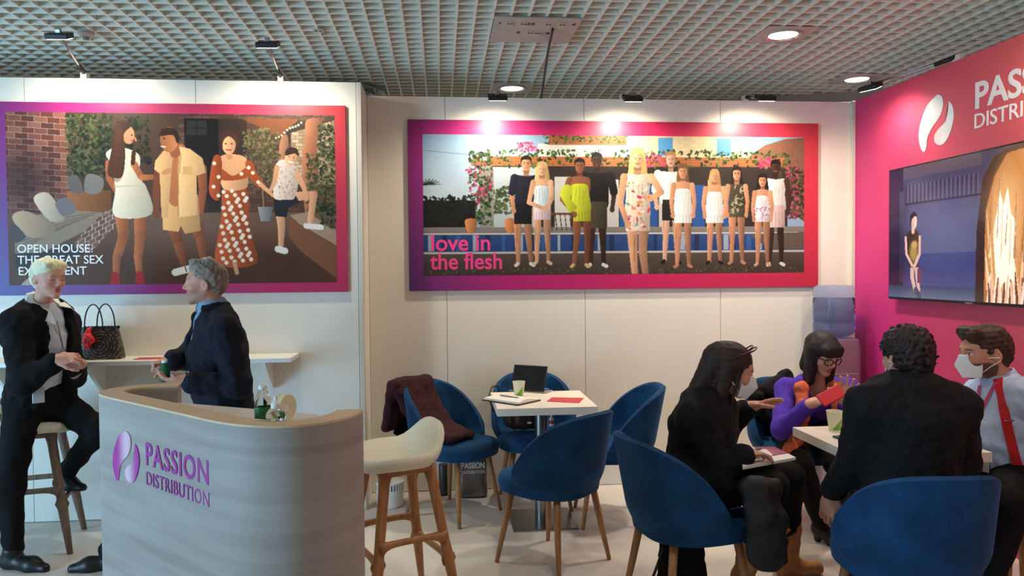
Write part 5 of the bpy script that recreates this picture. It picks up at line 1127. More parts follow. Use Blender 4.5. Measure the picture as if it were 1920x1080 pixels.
# ---- D: woman in purple with the orange scarf
def woman_purple():
    t = person('dark-haired person in a purple top and orange scarf smiling at a red phone'); setroot(t, (2.03, 4.3))
    sk = (208, 154, 132)
    J = dict(pelvis=px(1502, 790, 4.53), neck=px(1532, 722, 4.27), shR=px(1474, 730, 4.27), shL=px(1590, 730, 4.29), elR=px(1464, 806, 4.08), wrR=px(1520, 757, 3.93), elL=px(1600, 798, 4.10), wrL=px(1582, 757, 3.96),
             hipR=px(1478, 802, 4.46), hipL=px(1532, 802, 4.46), knR=px(1500, 872, 3.98), knL=px(1572, 872, 3.98), anR=px(1545, 985, 4.02), anL=px(1600, 975, 4.08))
    hp = px(1543, 662, 4.19); R = frame((0.22, -0.97, 0), pitch=-24)
    hd = head_mesh(hp, R, sk, 0.98, fem=True, brow=(50, 34, 30), lips=(178, 74, 78), mouth=0.0015, neck=J['neck'], nk=0.045)
    h1 = hand_mesh(px(1518, 758, 3.93), (0.90, -0.2, 0.30), (0.1, -0.25, 0.95), 1, curl=(22, 30, 20), thumb=(30, -0.5), skin=sk, arm=J['elR'], s=0.95)
    h2 = hand_mesh(px(1584, 756, 3.96), (0.14, -0.15, 0.97), (-0.5, -0.8, 0.0), 1, curl=(8, 10, 8), thumb=(38, 0.3), spread=13, skin=sk, arm=J['elL'], s=0.95)
    make_body(t, J, [hd, h1, h2], sk)
    hair = in_head(hp, R, [('o', (0, -0.014, 0.040), (0.084, 0.101, 0.084), None, 0.0), ('c', (0.066, 0.0, 0.03), (0.070, 0.05, -0.165), 0.032, 0.020, 0.04), ('c', (-0.066, 0.0, 0.03), (-0.070, 0.05, -0.185), 0.032, 0.022, 0.04), ('c', (0.06, -0.03, 0.0), (0.06, 0.0, -0.16), 0.03, 0.026, 0.04), ('c', (-0.06, -0.03, 0.0), (-0.06, 0.0, -0.17), 0.03, 0.026, 0.04), ('c', (0, -0.08, 0.02), (0, -0.085, -0.13), 0.055, 0.05, 0.05), ('c', (-0.05, 0.070, 0.056), (0.05, 0.070, 0.056), 0.020, 0.020, 0.04), ('c', (-0.045, 0.088, 0.032), (0.045, 0.088, 0.032), 0.010, 0.010, 0.02),
        ('-o', (0, 0.115, -0.055), (0.060, 0.085, 0.077), None, 0.01)], 0.98)
    sdf_obj('hair', hair, 0.0055, hairmat('near black hair', (36, 24, 22)), t, noise=[(0.001, 0.028)], seed=25)
    gm = mat('black glasses', (16, 16, 18), rough=0.25); g = MB()
    for sx in (-1, 1):
        g.tube([hp+R @ Vector((sx*0.033+0.025*math.cos(a), 0.103-0.012*abs(math.cos(a))*(1 if sx*math.cos(a) > 0 else 0), -0.004+0.019*math.sin(a))) for a in np.linspace(0, 2*PI, 19)], 0.0032, n=6)
        g.tube([hp+R @ Vector(q) for q in ((sx*0.057, 0.092, 0.004), (sx*0.08, 0.05, 0.004), (sx*0.082, 0.0, 0.0))], 0.0028, n=6)
    g.tube([hp+R @ Vector((x, 0.106, 0.002)) for x in (-0.009, 0, 0.009)], 0.0028, n=6)
    g.build('glasses', gm, t, world=True)
    r, f, u = torso_axes(J); nk, pv = Vector(J['neck']), Vector(J['pelvis'])
    mp = mat('violet knit', (78, 44, 168), rough=0.85, noise=0.12, nscale=70, sheen=0.2)
    tp = torso(J, 0.010, hem=0.0)+[('p', (0, 0, 0.486), (0, 0, -1), 0.01)]+arm(J, 'R', 0.010, 0.92)+arm(J, 'L', 0.010, 0.92)+[('-o', nk+f*0.07+u*0.01, (0.07, 0.06, 0.10), None, 0.01)]
    sdf_obj('top', tp, 0.009, mp, t, noise=[(0.003, 0.07)], seed=31)
    ms = mat('orange scarf', (206, 98, 66), rough=0.9, noise=0.18, nscale=45)
    sc = [('c', nk-f*0.06+u*0.03, nk+r*0.075+u*0.0, 0.028, 0.032, 0.03), ('c', nk-f*0.06+u*0.03, nk-r*0.075+u*0.0, 0.028, 0.032, 0.03)]
    A0 = nk+r*0.075; A1 = px(1502, 728, 4.15); A2 = px(1506, 778, 4.07); A3_ = px(1494, 824, 4.09); A4 = px(1478, 850, 4.05)
    sc += [('c', A0, A1, 0.034, 0.036, 0.02), ('c', A1, A2, 0.036, 0.034, 0.02), ('c', A2, A3_, 0.034, 0.036, 0.02), ('c', A3_, A4, 0.036, 0.042, 0.02)]
    B1 = px(1572, 728, 4.15); B2 = px(1568, 790, 4.08); sc += [('c', nk-r*0.075, B1, 0.034, 0.034, 0.02), ('c', B1, B2, 0.034, 0.03, 0.02)]
    sdf_obj('scarf', sc, 0.007, ms, t, noise=[(0.003, 0.05), (0.0015, 0.02)], seed=41)
    lg = legs(J, 0.010, 1.0)+[('e', pv, pv-u*0.05, (0.165, 0.13), (0.165, 0.13), r, f, 0.05)]
    sdf_obj('trousers', lg, 0.010, M_trouser, t, noise=[(0.003, 0.08)], seed=51)
    shoe(t, J['anR'], Vector((J['anR'].x+0.10, J['anR'].y-0.12, 0.0)), M_shoe, 'ankle_boot', heel=0.04); shoe(t, J['anL'], Vector((J['anL'].x+0.05, J['anL'].y-0.16, 0.0)), M_shoe, 'ankle_boot', heel=0.04)
woman_purple()
# ---- E: curly-haired man with his back to the camera
def man_curly():
    t = person('curly-haired person in a black suit jacket seen from behind, nearest seated figure'); setroot(t, (1.7, 2.8))
    sk = (198, 142, 118)
    J = dict(pelvis=px(1712, 925, 2.80), neck=px(1706, 722, 2.86), shL=px(1628, 760, 2.86), shR=px(1796, 762, 2.83), elL=px(1597, 872, 2.90), wrL=px(1562, 920, 3.02), elR=px(1805, 868, 2.88), wrR=Vector((1.94, 2.95, 0.655)),
             hipL=px(1670, 930, 2.86), hipR=px(1755, 930, 2.84), knL=px(1605, 930, 3.22), knR=px(1760, 925, 3.22), anL=Vector((1.70, 2.93, 0.10)), anR=Vector((1.85, 2.92, 0.10)))
    J['knR'] = Vector((1.95, 3.14, 0.53)); J['knL'].z = 0.52
    hp = px(1699, 668, 2.90); R = frame((-0.10, 0.995, 0), pitch=-4)
    hd = head_mesh(hp, R, sk, 0.97, brow=(40, 28, 24), neck=J['neck'], nk=0.054)
    h1 = hand_mesh(px(1559, 926, 3.02), (-0.16, 0.12, -0.97), (0.85, 0.5, 0.0), -1, curl=(20, 22, 15), thumb=(28, 0.3), skin=sk, arm=J['elL'])
    h2 = hand_mesh(J['wrR'], (-0.35, 0.85, -0.25), (0, 0, -1), -1, skin=sk, arm=J['elR'])
    make_body(t, J, [hd, h1, h2], sk)
    hair = in_head(hp, R, [('o', (0, -0.012, 0.045), (0.096, 0.108, 0.088), None, 0.0), ('o', (0, -0.055, -0.010), (0.084, 0.062, 0.078), None, 0.03), ('-o', (0, 0.12, -0.05), (0.085, 0.085, 0.10), None, 0.012), ('p', (0, -0.05, -0.085), (0, 0.25, -1), 0.01)], 0.97)
    sdf_obj('hair', hair, 0.0045, mat('curly dark hair', (34, 20, 20), rough=0.6, noise=0.4, nscale=90), t, noise=[(0.005, 0.036), (0.0032, 0.020), (0.0014, 0.012)], seed=61, sm=0)
    face_mask(t, hp, R, M_mask, 0.97)
    r, f, u = torso_axes(J); nk, pv = Vector(J['neck']), Vector(J['pelvis'])
    sdf_obj('shirt', torso(J, 0.0), 0.012, mat('white shirt', (226, 226, 228), rough=0.7), t)
    jk = torso(J, 0.030, hem=0.06, sw=1.05)+arm(J, 'L', 0.022, 0.92)+arm(J, 'R', 0.022, 0.92)+[('-c', nk+u*0.0, nk+u*0.12, 0.058, 0.07, 0.008)]
    sdf_obj('suit_jacket', jk, 0.009, mat('charcoal suiting', (24, 24, 27), rough=0.8, noise=0.3, nscale=90, spec=0.2, sheen=0.15), t, noise=[(0.0035, 0.11), (0.0022, 0.045)], seed=71)
    collar(t, J, mat('charcoal suiting', (24, 24, 27)), 0.004, 0.030, 0.5, 'jacket_collar', rad=0.062)
    sdf_obj('trousers', legs(J, 0.018)+[('e', pv, pv-u*0.04, (0.17, 0.13), (0.17, 0.13), r, f, 0.05)], 0.011, mat('dark blue jeans', (26, 34, 48), rough=0.85), t, noise=[(0.003, 0.08)], seed=81)
    shoe(t, J['anL'], Vector((1.69, 3.10, 0.0)), M_shoe); shoe(t, J['anR'], Vector((1.85, 3.09, 0.0)), M_shoe)
man_curly()
# ---- F: man with the red braces
def man_braces():
    t = person('masked bearded person in a pale blue shirt with red braces and pink lanyard'); setroot(t, (2.55, 3.25))
    sk = (206, 146, 118)
    J = dict(pelvis=px(1895, 893, 3.20), neck=px(1873, 716, 3.22), shL=px(1922, 742, 3.06), shR=px(1838, 738, 3.40), elL=px(1985, 800, 3.00), wrL=px(1975, 880, 3.20), elR=px(1815, 832, 3.46), wrR=px(1775, 860, 3.40),
             hipL=px(1905, 905, 3.12), hipR=px(1880, 898, 3.30), knL=px(1800, 930, 2.98), knR=px(1770, 920, 3.42), anL=Vector((2.26, 3.0, 0.1)), anR=Vector((2.30, 3.40, 0.1)))
    J['knL'] = px(1893, 948, 2.93); J['knR'] = Vector((2.2, 3.42, 0.50))
    hp = px(1845, 659, 3.21); R = frame((-0.985, 0.10, 0), pitch=-5)
    hd = head_mesh(hp, R, sk, 1.0, brow=(66, 44, 34), neck=J['neck'], nk=0.056, beard=(64, 44, 36))
    h1 = hand_mesh(J['wrL'], (-0.4, 0.3, -0.8), (-0.8, 0, 0), -1, skin=sk, arm=J['elL']); h2 = hand_mesh(J['wrR'], (-0.9, -0.2, -0.1), (0, 0, -1), 1, skin=sk, arm=J['elR'])
    make_body(t, J, [hd, h1, h2], sk)
    hair = in_head(hp, R, [('o', (0, -0.016, 0.040), (0.083, 0.102, 0.085), None, 0.0), ('o', (0, -0.062, -0.01), (0.074, 0.058, 0.074), None, 0.03), ('c', (-0.045, 0.06, 0.088), (0.04, 0.062, 0.094), 0.027, 0.03, 0.03), ('c', (0.074, 0.014, -0.0), (0.072, 0.02, -0.04), 0.010, 0.006, 0.01), ('c', (-0.074, 0.014, -0.0), (-0.072, 0.02, -0.04), 0.010, 0.006, 0.01),
        ('-o', (0, 0.112, -0.028), (0.084, 0.085, 0.092), None, 0.012), ('-o', (0.10, 0.016, -0.06), (0.045, 0.05, 0.065), None, 0.01), ('-o', (-0.10, 0.016, -0.06), (0.045, 0.05, 0.065), None, 0.01)], 1.0)
    sdf_obj('hair', hair, 0.005, hairmat('brown hair', (62, 42, 32)), t, noise=[(0.003, 0.032), (0.0016, 0.014)], seed=91)
    face_mask(t, hp, R, M_mask, 1.0)
    r, f, u = torso_axes(J); nk, pv = Vector(J['neck']), Vector(J['pelvis'])
    msh = mat('sky blue shirt', (176, 196, 228), rough=0.7, noise=0.05, nscale=40)
    shirt = sdf_obj('shirt', torso(J, 0.014, hem=0.0, belly=0.03)+arm(J, 'L', 0.020, 0.85)+arm(J, 'R', 0.018, 0.85)+[('-c', nk, nk+u*0.12, 0.058, 0.07, 0.008)], 0.008, msh, t, noise=[(0.0035, 0.09), (0.002, 0.035)], seed=95)
    collar(t, J, msh, 0.004, 0.036, 0.3, rad=0.06)
    sdf_obj('trousers', legs(J, 0.024)+[('e', pv-u*0.02, pv-u*0.10, (0.180, 0.145), (0.18, 0.14), r, f, 0.05)], 0.011, M_trouser, t, noise=[(0.003, 0.08)], seed=99)
    shoe(t, J['anL'], Vector((2.17, 2.86, 0.0)), M_shoe); shoe(t, J['anR'], Vector((2.29, 3.57, 0.0)), M_shoe)
    mr = mat('red braces', (190, 22, 34), rough=0.6); ml = mat('pink lanyard', (196, 70, 112), rough=0.6)
    tree = bvh(shirt)
    strap_on(t, 'brace_strap', tree, [(1873, 692), (1872, 712), (1878, 745), (1886, 785), (1896, 830), (1909, 876)], 0.038, 0.003, mr)
    strap_on(t, 'lanyard', tree, [(1889, 690), (1873, 712), (1858, 738), (1843, 768)], 0.016, 0.002, ml, 0.006)
    strap_on(t, 'lanyard', tree, [(1839, 724), (1836, 745), (1838, 768)], 0.016, 0.002, ml, 0.006)
    a0, n0 = on_surf(tree, 1893, 788, 0.008)
    if a0 is not None: MB().box(a0, (0.04, 0.008, 0.006)).build('brace_clip', M_chrome, t, world=True)
    b, n0 = on_surf(tree, 1843, 862, 0.012)
    if b is None: b, n0 = pv.lerp(nk, 0.22)+f*0.17, f
    sd = n0.cross(u).normalized(); MB().box(b, (0.075, 0.004, 0.10), R=Matrix((sd, n0, sd.cross(n0))).transposed()).build('badge', mat('white badge card', (236, 226, 214), rough=0.5), t, world=True)
man_braces()
# ================================================================ things on shelves, tables, chairs and floor
M_gloss_w = mat('white plastic', (236, 234, 228), rough=0.35)
M_red = mat('red leaflet print', (206, 52, 62), rough=0.45, noise=0.06, nscale=20)
# ---- wall shelf behind the woman and the man
sh = thing('wall_shelf', 'white wall shelf on brackets under the left poster', 'shelf', (-1.75, YL, 1.0))
MB().span((-2.75+1.75, -0.285, 0.0), (-0.90+1.75, -0.001, 0.026)).build('shelf_board', M_gloss_w, sh, bevel=0.002)
for x in (-2.62, -2.08, -1.62, -1.06):
    MB().prism([(0, 0), (0.24, 0), (0.235, -0.02), (0.03, -0.19), (0, -0.19)], 0.022, X=(0, -1, 0), Y=(0, 0, 1), O=(x+1.75, -0.001, -0.001)).build('bracket', M_gloss_w, sh, fixn=True)
# power outlet box below the shelf
t = thing('power_outlet', 'white power outlet box with red lights below the wall shelf', 'power outlet', (atY(337, 690, YL).x, YL, 0.85))
MB().span((-0.065, -0.035, 0), (0.07, -0.001, 0.115)).build('box', M_gloss_w, t, bevel=0.006)
M_rled = mat('red indicator', (255, 40, 40), emit=3.0)
for dx, dz in ((-0.012, 0.066), (0.004, 0.056), (0.018, 0.068)): MB().box((dx-0.01, -0.0365, dz), (0.01, 0.003, 0.008)).build('indicator', M_rled, t)
for dx, dz in ((-0.045, 0.04), (-0.035, 0.07), (0.04, 0.05), (0.052, 0.066), (0.04, 0.036)): MB().box((dx, -0.0362, dz), (0.008, 0.002, 0.012)).build('socket_slot', M_black, t)
# leaflet on the shelf
tag(MB().box((atY(280, 671, 4.75).x, 4.75, 1.0275), (0.15, 0.10, 0.003)).build('leaflet', M_red), 'red leaflet lying on the wall shelf between the two standing people', 'leaflet')
# ---- handbag on the shelf: tapered body with scalloped top, handles, scarf
hb = thing('handbag', 'black perforated leather handbag with red scarf on the wall shelf', 'handbag', (-2.055, 4.79, 1.0265))
M_bag = mat('black perforated leather', (38, 32, 30), rough=0.45)
def bag_mat():
    m = bpy.data.materials.new('punched black leather'); m.use_nodes = True; nt = m.node_tree; b = nt.nodes['Principled BSDF']; b.inputs['Roughness'].default_value = 0.45
    tc = nt.nodes.new('ShaderNodeTexCoord'); mp = nt.nodes.new('ShaderNodeMapping'); mp.inputs['Location'].default_value = (-0.02, 0, -0.085)
    g = nt.nodes.new('ShaderNodeTexWave'); g.wave_type = 'RINGS'; g.rings_direction = 'Y'; g.inputs['Scale'].default_value = 17; g.inputs['Distortion'].default_value = 0
    v = nt.nodes.new('ShaderNodeTexVoronoi'); v.inputs['Scale'].default_value = 120
    mm = nt.nodes.new('ShaderNodeMath'); mm.operation = 'MULTIPLY'; r = nt.nodes.new('ShaderNodeValToRGB'); r.color_ramp.elements[0].color = lin((34, 28, 26))+(1,); r.color_ramp.elements[1].color = lin((128, 112, 100))+(1,); r.color_ramp.elements[0].position = 0.42; r.color_ramp.elements[1].position = 0.6
    iv = nt.nodes.new('ShaderNodeMath'); iv.operation = 'SUBTRACT'; iv.inputs[0].default_value = 1.0
    nt.links.new(tc.outputs['Object'], mp.inputs[0]); nt.links.new(mp.outputs[0], g.inputs[0]); nt.links.new(tc.outputs['Object'], v.inputs['Vector']); nt.links.new(v.outputs['Distance'], iv.inputs[1])
    nt.links.new(g.outputs['Fac'], mm.inputs[0]); nt.links.new(iv.outputs[0], mm.inputs[1]); nt.links.new(mm.outputs[0], r.inputs[0]); nt.links.new(r.outputs[0], b.inputs['Base Color']); return m
def ringbox(w, d, z, n=28): return [(x, y, z) for x, y in superell(w, d, n, 5)]
MB().rings([ringbox(0.132, 0.055, 0.0), ringbox(0.135, 0.06, 0.01), ringbox(0.12, 0.05, 0.1), ringbox(0.103, 0.03, 0.185), ringbox(0.098, 0.026, 0.186), ringbox(0.10, 0.028, 0.12)], True, False).build('bag_body', bag_mat(), hb, auto=40)
for sy in (-1, 1):
    for i in range(11): MB().lathe([(0.0105, 0), (0.0105, 0.002)], n=12).build('scallop', M_bag, hb, loc=(-0.095+0.019*i, sy*0.0285, 0.187)).rotation_euler = (PI/2, 0, 0)
    ox = 0.022*sy
    MB().tube([(ox-0.055+0.0, sy*0.03, 0.14)]+[(ox+0.052*math.cos(a)*(-1), sy*0.032, 0.20+0.13*math.sin(a)) for a in np.linspace(0.05, PI-0.05, 15)]+[(ox+0.055, sy*0.03, 0.14)], 0.0055, n=8, flat=0.7).build('handle', M_bag, hb, smooth=True)
M_scarf = mat('red silk scarf', (216, 28, 34), rough=0.4)
hbx = Vector(hb.location)
sdf_obj('scarf', [('c', hbx+Vector((-0.035, -0.055, 0.185)), hbx+Vector((-0.045, -0.068, 0.14)), 0.012, 0.02, 0.01), ('c', hbx+Vector((-0.045, -0.068, 0.14)), hbx+Vector((-0.055, -0.07, 0.10)), 0.018, 0.014, 0.01), ('c', hbx+Vector((-0.04, -0.068, 0.15)), hbx+Vector((-0.018, -0.072, 0.12)), 0.013, 0.02, 0.01), ('c', hbx+Vector((-0.018, -0.072, 0.12)), hbx+Vector((-0.045, -0.075, 0.075)), 0.016, 0.012, 0.01)], 0.004, M_scarf, hb, noise=[(0.003, 0.02)])
# ---- things on the counter
M_clear = mat('clear plastic', (236, 244, 244), rough=0.06, trans=1.0, ior=1.25)
M_liquid = mat('bottle label', (70, 140, 62), rough=0.4, col2=(36, 82, 50), nscale=30)
def bottle(loc, h, r, label, name='water_bottle', cat='bottle', labelm=None, cap=None):
    t = thing(name, label, cat, loc)
    MB().lathe([(r*0.9, 0), (r, 0.006), (r, h*0.55), (r*0.93, h*0.66), (r*0.55, h*0.84), (r*0.42, h*0.9), (r*0.42, h*0.93)], n=28).build('bottle_body', M_clear, t, smooth=True)
    MB().lathe([(r*1.015, h*0.1), (r*1.015, h*0.46)], n=28, caps=False).build('label', labelm or M_liquid, t, smooth=True)
    MB().lathe([(r*0.52, h*0.9), (r*0.52, h*0.985), (r*0.46, h)], n=20).build('cap', cap or M_gloss_w, t, auto=30)
    return t
bottle(tuple(atY(493, 752, 2.47))[:2]+(1.0605,), 0.125, 0.026, 'clear plastic bottle with green label on the counter worktop')
p = atZ(516, 788, 1.101); t = thing('hand_sanitizer', 'small clear pump bottle of hand gel on the counter rim', 'pump bottle', (p.x, p.y+0.012, 1.1005))
MB().lathe([(0.026, 0), (0.030, 0.006), (0.029, 0.02), (0.018, 0.034), (0.0125, 0.038)], n=24).build('bottle_body', M_clear, t, smooth=True)
MB().lathe([(0.015, 0.034), (0.015, 0.048), (0.010, 0.055), (0.005, 0.057), (0.005, 0.072)], n=18).build('collar', M_gloss_w, t, auto=30)
MB().box((-0.004, 0, 0.076), (0.03, 0.012, 0.008)).build('pump_head', M_gloss_w, t, bevel=0.002); MB().tube([(-0.015, 0, 0.077), (-0.028, 0, 0.073)], 0.003, n=8).build('spout', M_gloss_w, t)
p = atY(520, 760, 2.50); t = thing('tape_roll', 'cream tape roll standing behind the pump bottle on the counter', 'tape roll', (p.x+0.018, 2.53, 1.0605+0.042), 1.05)
o = MB().rings([[(r*math.cos(2*PI*i/36), y, r*math.sin(2*PI*i/36)) for i in range(36)] for r, y in ((0.014, -0.010), (0.042, -0.012), (0.042, 0.012), (0.014, 0.010), (0.014, -0.010))], False, False).build('tape', mat('cream tape', (232, 222, 182), rough=0.5), t, auto=30)
MB().rings([[(r*math.cos(2*PI*i/36), y, r*math.sin(2*PI*i/36)) for i in range(36)] for r, y in ((0.001, -0.009), (0.0138, -0.009), (0.0138, 0.009), (0.001, 0.009), (0.001, -0.009))], False, False).build('core', M_gloss_w, t, auto=30)
# green bottle held by the man
p = atY(309, 698, 3.86); t = thing('green_bottle', 'small green bottle held between the blazer wearer\'s hands', 'bottle', (p.x, p.y, p.z-0.045))
MB().lathe([(0.022, 0), (0.025, 0.005), (0.025, 0.06), (0.012, 0.08), (0.011, 0.095)], n=20).build('bottle_body', mat('green glass', (28, 96, 62), rough=0.15), t, smooth=True)
MB().lathe([(0.013, 0.092), (0.013, 0.105)], n=16).build('cap', M_gloss_w, t)
# ---- paper cups
M_cup = mat('cream paper cup', (226, 226, 196), rough=0.55); M_leaf = mat('green cup print', (122, 176, 62), rough=0.5)
def cup(px_, py_, label, z=0.7505):
    p = atZ(px_, py_, z); t = thing('paper_cup', label, 'cup', (p.x, p.y, z), 0, 'green printed paper cups'); n = 32
    prof = [(0.027, 0), (0.039, 0.092)]
    MB().rings([[(r*math.cos(2*PI*i/n), r*math.sin(2*PI*i/n), q) for i in range(n)] for r, q in ((0.0265, 0.0), (0.027, 0.002), (0.039, 0.092), (0.0375, 0.092), (0.026, 0.006))], True, True).build('cup_wall', M_cup, t, auto=40)
    MB().tube([(0.039*math.cos(2*PI*i/n), 0.039*math.sin(2*PI*i/n), 0.092) for i in range(n+1)], 0.0017, n=6).build('rim', M_cup, t, smooth=True)
    rows = []
    for j in range(13):            # leaf shaped print wrapped round the cup, facing the aisle
        a = -PI/2-0.75+1.5*j/12; s = j/12; lo, hi = 0.004+0.0*s, 0.012+0.060*s**1.3
        rows.append([((0.0273+(0.012*q/0.092))*math.cos(a), (0.0273+(0.012*q/0.092))*math.sin(a), q) for q in (lo, (lo+hi)/2, hi)])
    MB().rings(rows, False, False, closed=False).build('leaf_print', M_leaf, t, smooth=True)
cup(973, 743, 'paper cup with green leaf print beside the tablet'); cup(1565, 806, 'paper cup with green leaf print on the table between the seated people')
# ---- tablet on its folding stand
p0, p1 = atZ(957, 733, 0.752), atZ(1010, 737, 0.752); xd = (p1-p0); xd.z = 0; xd.normalize(); yd = Vector((-xd.y, xd.x, 0)); up = (Vector((0, 0, 1))*0.93+yd*0.36).normalized()
t = thing('tablet', 'black tablet leaning on its folded cover on the white table', 'tablet', tuple(p0)[:2]+(0.7505,))
nn = xd.cross(up); L0 = Vector((0, 0, 0.012))
MB().prism([(0, 0), (0.24, 0), (0.24, 0.168), (0, 0.168)], -0.008, X=xd, Y=up, O=L0).build('case', M_black, t, bevel=0.002, fixn=True)
MB().prism([(0.008, 0.008), (0.232, 0.008), (0.232, 0.16), (0.008, 0.16)], 0.0006, X=xd, Y=up, O=L0+nn*0.0003).build('screen', mat('dark tablet glass', (26, 24, 26), rough=0.08), t, fixn=True)
MB().add([L0+xd*0.02-nn*0.009+up*0.09, L0+xd*0.185-nn*0.009+up*0.09, Vector(xd*0.185)+yd*0.12, Vector(xd*0.02)+yd*0.12, L0+xd*0.02-nn*0.014+up*0.09, L0+xd*0.185-nn*0.014+up*0.09, Vector(xd*0.185)+yd*0.126, Vector(xd*0.02)+yd*0.126], [(0, 1, 2, 3), (4, 7, 6, 5), (0, 4, 5, 1), (1, 5, 6, 2), (2, 6, 7, 3), (3, 7, 4, 0)]).build('stand_flap', M_black, t, fixn=True)
MB().prism([(-0.01, -0.004), (0.25, -0.004), (0.25, 0.12), (-0.01, 0.12)], 0.006, X=xd, Y=yd, O=(0, 0, 0)).build('cover_base', mat('grey cover', (150, 152, 150), rough=0.6), t)
p = atZ(1023, 733, 0.7505); tag(MB().box((p.x, p.y+0.01, 0.7575), (0.035, 0.05, 0.014), rz=0.3).build('sticky_notes', mat('blue notes', (60, 110, 190)), bevel=0.001), 'small blue pad beside the tablet on the white table', 'note pad')
# ---- spiral notebook
c = [atZ(x, y, 0.7505) for x, y in ((903, 751), (972, 761), (1012, 751), (948, 739))]
t = thing('spiral_notebook', 'open spiral bound notebook at the left edge of the white table', 'notebook', tuple(c[0])[:2]+(0.7505,)); o0 = Vector(c[0]); e1 = (c[1]-c[0]); e2 = (c[3]-c[0]); e1.z = e2.z = 0
M_paper = mat('white paper', (236, 232, 226), rough=0.7); w_, d_ = e1.length, min(e2.length, 0.21); e1.normalize(); e2 = (e2-e1*e2.dot(e1)).normalized()
MB().prism([(0, 0), (w_, 0), (w_, d_), (0, d_)], 0.007, X=e1, Y=e2).build('back_cover', mat('notebook cover', (60, 48, 62)), t)
MB().rings([[tuple(e1*(0.002)+e2*(d_*s)+Vector((0, 0, 0.0075+0.0*s))), tuple(e1*0.002+e2*(d_*s)+Vector((0, 0, 0.012+0.006*math.sin(PI*s)))), tuple(e1*(w_*0.98)+e2*(d_*s)+Vector((0, 0, 0.012+0.016*math.sin(PI*min(1, s*1.2))))), tuple(e1*(w_*0.98)+e2*(d_*s)+Vector((0, 0, 0.0075)))] for s in np.linspace(0, 1, 9)]).build('pages', M_paper, t, fixn=True)
for i in range(22):
    q = e1*(w_*(0.02+0.96*i/21)); MB().tube([q+e2*(0.006*math.cos(a))+Vector((0, 0, 0.010+0.009*math.sin(a))) for a in np.linspace(0, 2*PI, 11)], 0.0012, n=5).build('spiral_ring', M_black, t)
tag(MB().tube([atZ(938, 741, 0.777), atZ(972, 746, 0.777)], 0.004, n=8).build('pen', M_chrome), 'slim metal pen lying on the open notebook', 'pen')
c = [atZ(x, y, 0.7505) for x, y in ((1025, 753), (1086, 756), (1095, 746.5), (1035, 745.5))]; q0 = Vector(c[0])
t = thing('leaflet', 'red leaflet lying on the white table near the tablet', 'leaflet', tuple(q0))
MB().add([v-q0 for v in c]+[v-q0+Vector((0, 0, 0.002)) for v in c], [(3, 2, 1, 0), (4, 5, 6, 7), (0, 1, 5, 4), (1, 2, 6, 5), (2, 3, 7, 6), (3, 0, 4, 7)]).build('sheet', M_red, t, fixn=True)
mid = sum((v-q0 for v in c), Vector())/4; MB().box(mid+Vector((0, 0, 0.0025)), (0.04, 0.012, 0.0006)).build('print_mark', mat('pale print', (232, 130, 130)), t)
# ---- handbag on the chair behind the table
cp = Vector((0.56, 4.90, 0.484)); t = thing('shoulder_bag', 'brown leather shoulder bag on the chair behind the tablet table', 'bag', tuple(cp))
M_brown = mat('dark brown leather', (62, 38, 30), rough=0.5, noise=0.15, nscale=30)
sdf_obj('bag_body', [('e', cp+Vector((-0.02, 0, 0.075)), cp+Vector((-0.02, 0.0, 0.13)), (0.15, 0.06), (0.14, 0.045), (1, 0, 0), (0, 1, 0), 0.02)], 0.008, M_brown, t, noise=[(0.003, 0.06)])
MB().box((0.0, -0.075, 0.12), (0.03, 0.008, 0.10)).build('closure_strap', M_brown, t); MB().box((0.0, -0.082, 0.075), (0.026, 0.006, 0.012)).build('buckle', M_gloss_w, t)
ps = [px(948, 775, 4.90), px(925, 770, 4.80), px(916, 745, 4.86), px(922, 726, 4.98), px(933, 722, 5.04), px(938, 745, 5.0)]
MB().tube([Vector(v) for v in ps], 0.006, n=8).build('shoulder_strap', M_brown, t, world=True, smooth=True)
p = px(1034, 785, 4.72); t = thing('gel_bottle', 'tiny white and red gel bottle hanging under the white table', 'bottle', (p.x, p.y, p.z-0.045))
MB().lathe([(0.014, 0), (0.016, 0.004), (0.016, 0.045), (0.008, 0.055)], n=16).build('bottle_body', M_gloss_w, t, auto=40); MB().lathe([(0.0165, 0.015), (0.0165, 0.035)], n=16, caps=False).build('label', M_red, t); MB().lathe([(0.008, 0.054), (0.008, 0.09)], n=10).build('cap', M_gloss_w, t)
# ---- burgundy coat draped over the left chair
M_burg = mat('burgundy wool', (52, 13, 22), rough=0.95, noise=0.35, nscale=35, sheen=0.25)
cc, ca = Vector((0.063, 4.797, 0)), math.radians(-40); cf = Vector((math.cos(ca), math.sin(ca), 0)); cs_ = Vector((-cf.y, cf.x, 0))   # cs_ = the chair's left
def cw(f_, s_, z): return cc+cf*f_+cs_*s_+Vector((0, 0, z))
t = thing('draped_coat', 'burgundy wool coat draped over the back of the left blue chair', 'coat', tuple(cc))
P = []
for s0, s1 in ((-0.21, -0.14), (-0.16, -0.10), (-0.10, -0.05), (-0.04, 0.0), (0.02, 0.04), (0.08, 0.08)):
    P += [('c', cw(-0.275, s0, 0.815+0.02*(0.1-abs(s0+0.05))), cw(-0.20, (s0+s1)/2, 0.66), 0.040, 0.038, 0.03), ('c', cw(-0.20, (s0+s1)/2, 0.66), cw(-0.07, s1-0.02, 0.535), 0.040, 0.036, 0.03), ('c', cw(-0.07, s1-0.02, 0.535), cw(0.12, s1*0.9-0.03, 0.51), 0.036, 0.022, 0.03), ('c', cw(-0.31, s0, 0.82), cw(-0.345, s0-0.03, 0.55), 0.034, 0.030, 0.03)]
sdf_obj('outer_cloth', P, 0.008, M_burg, t, noise=[(0.004, 0.12), (0.002, 0.05)], seed=7)
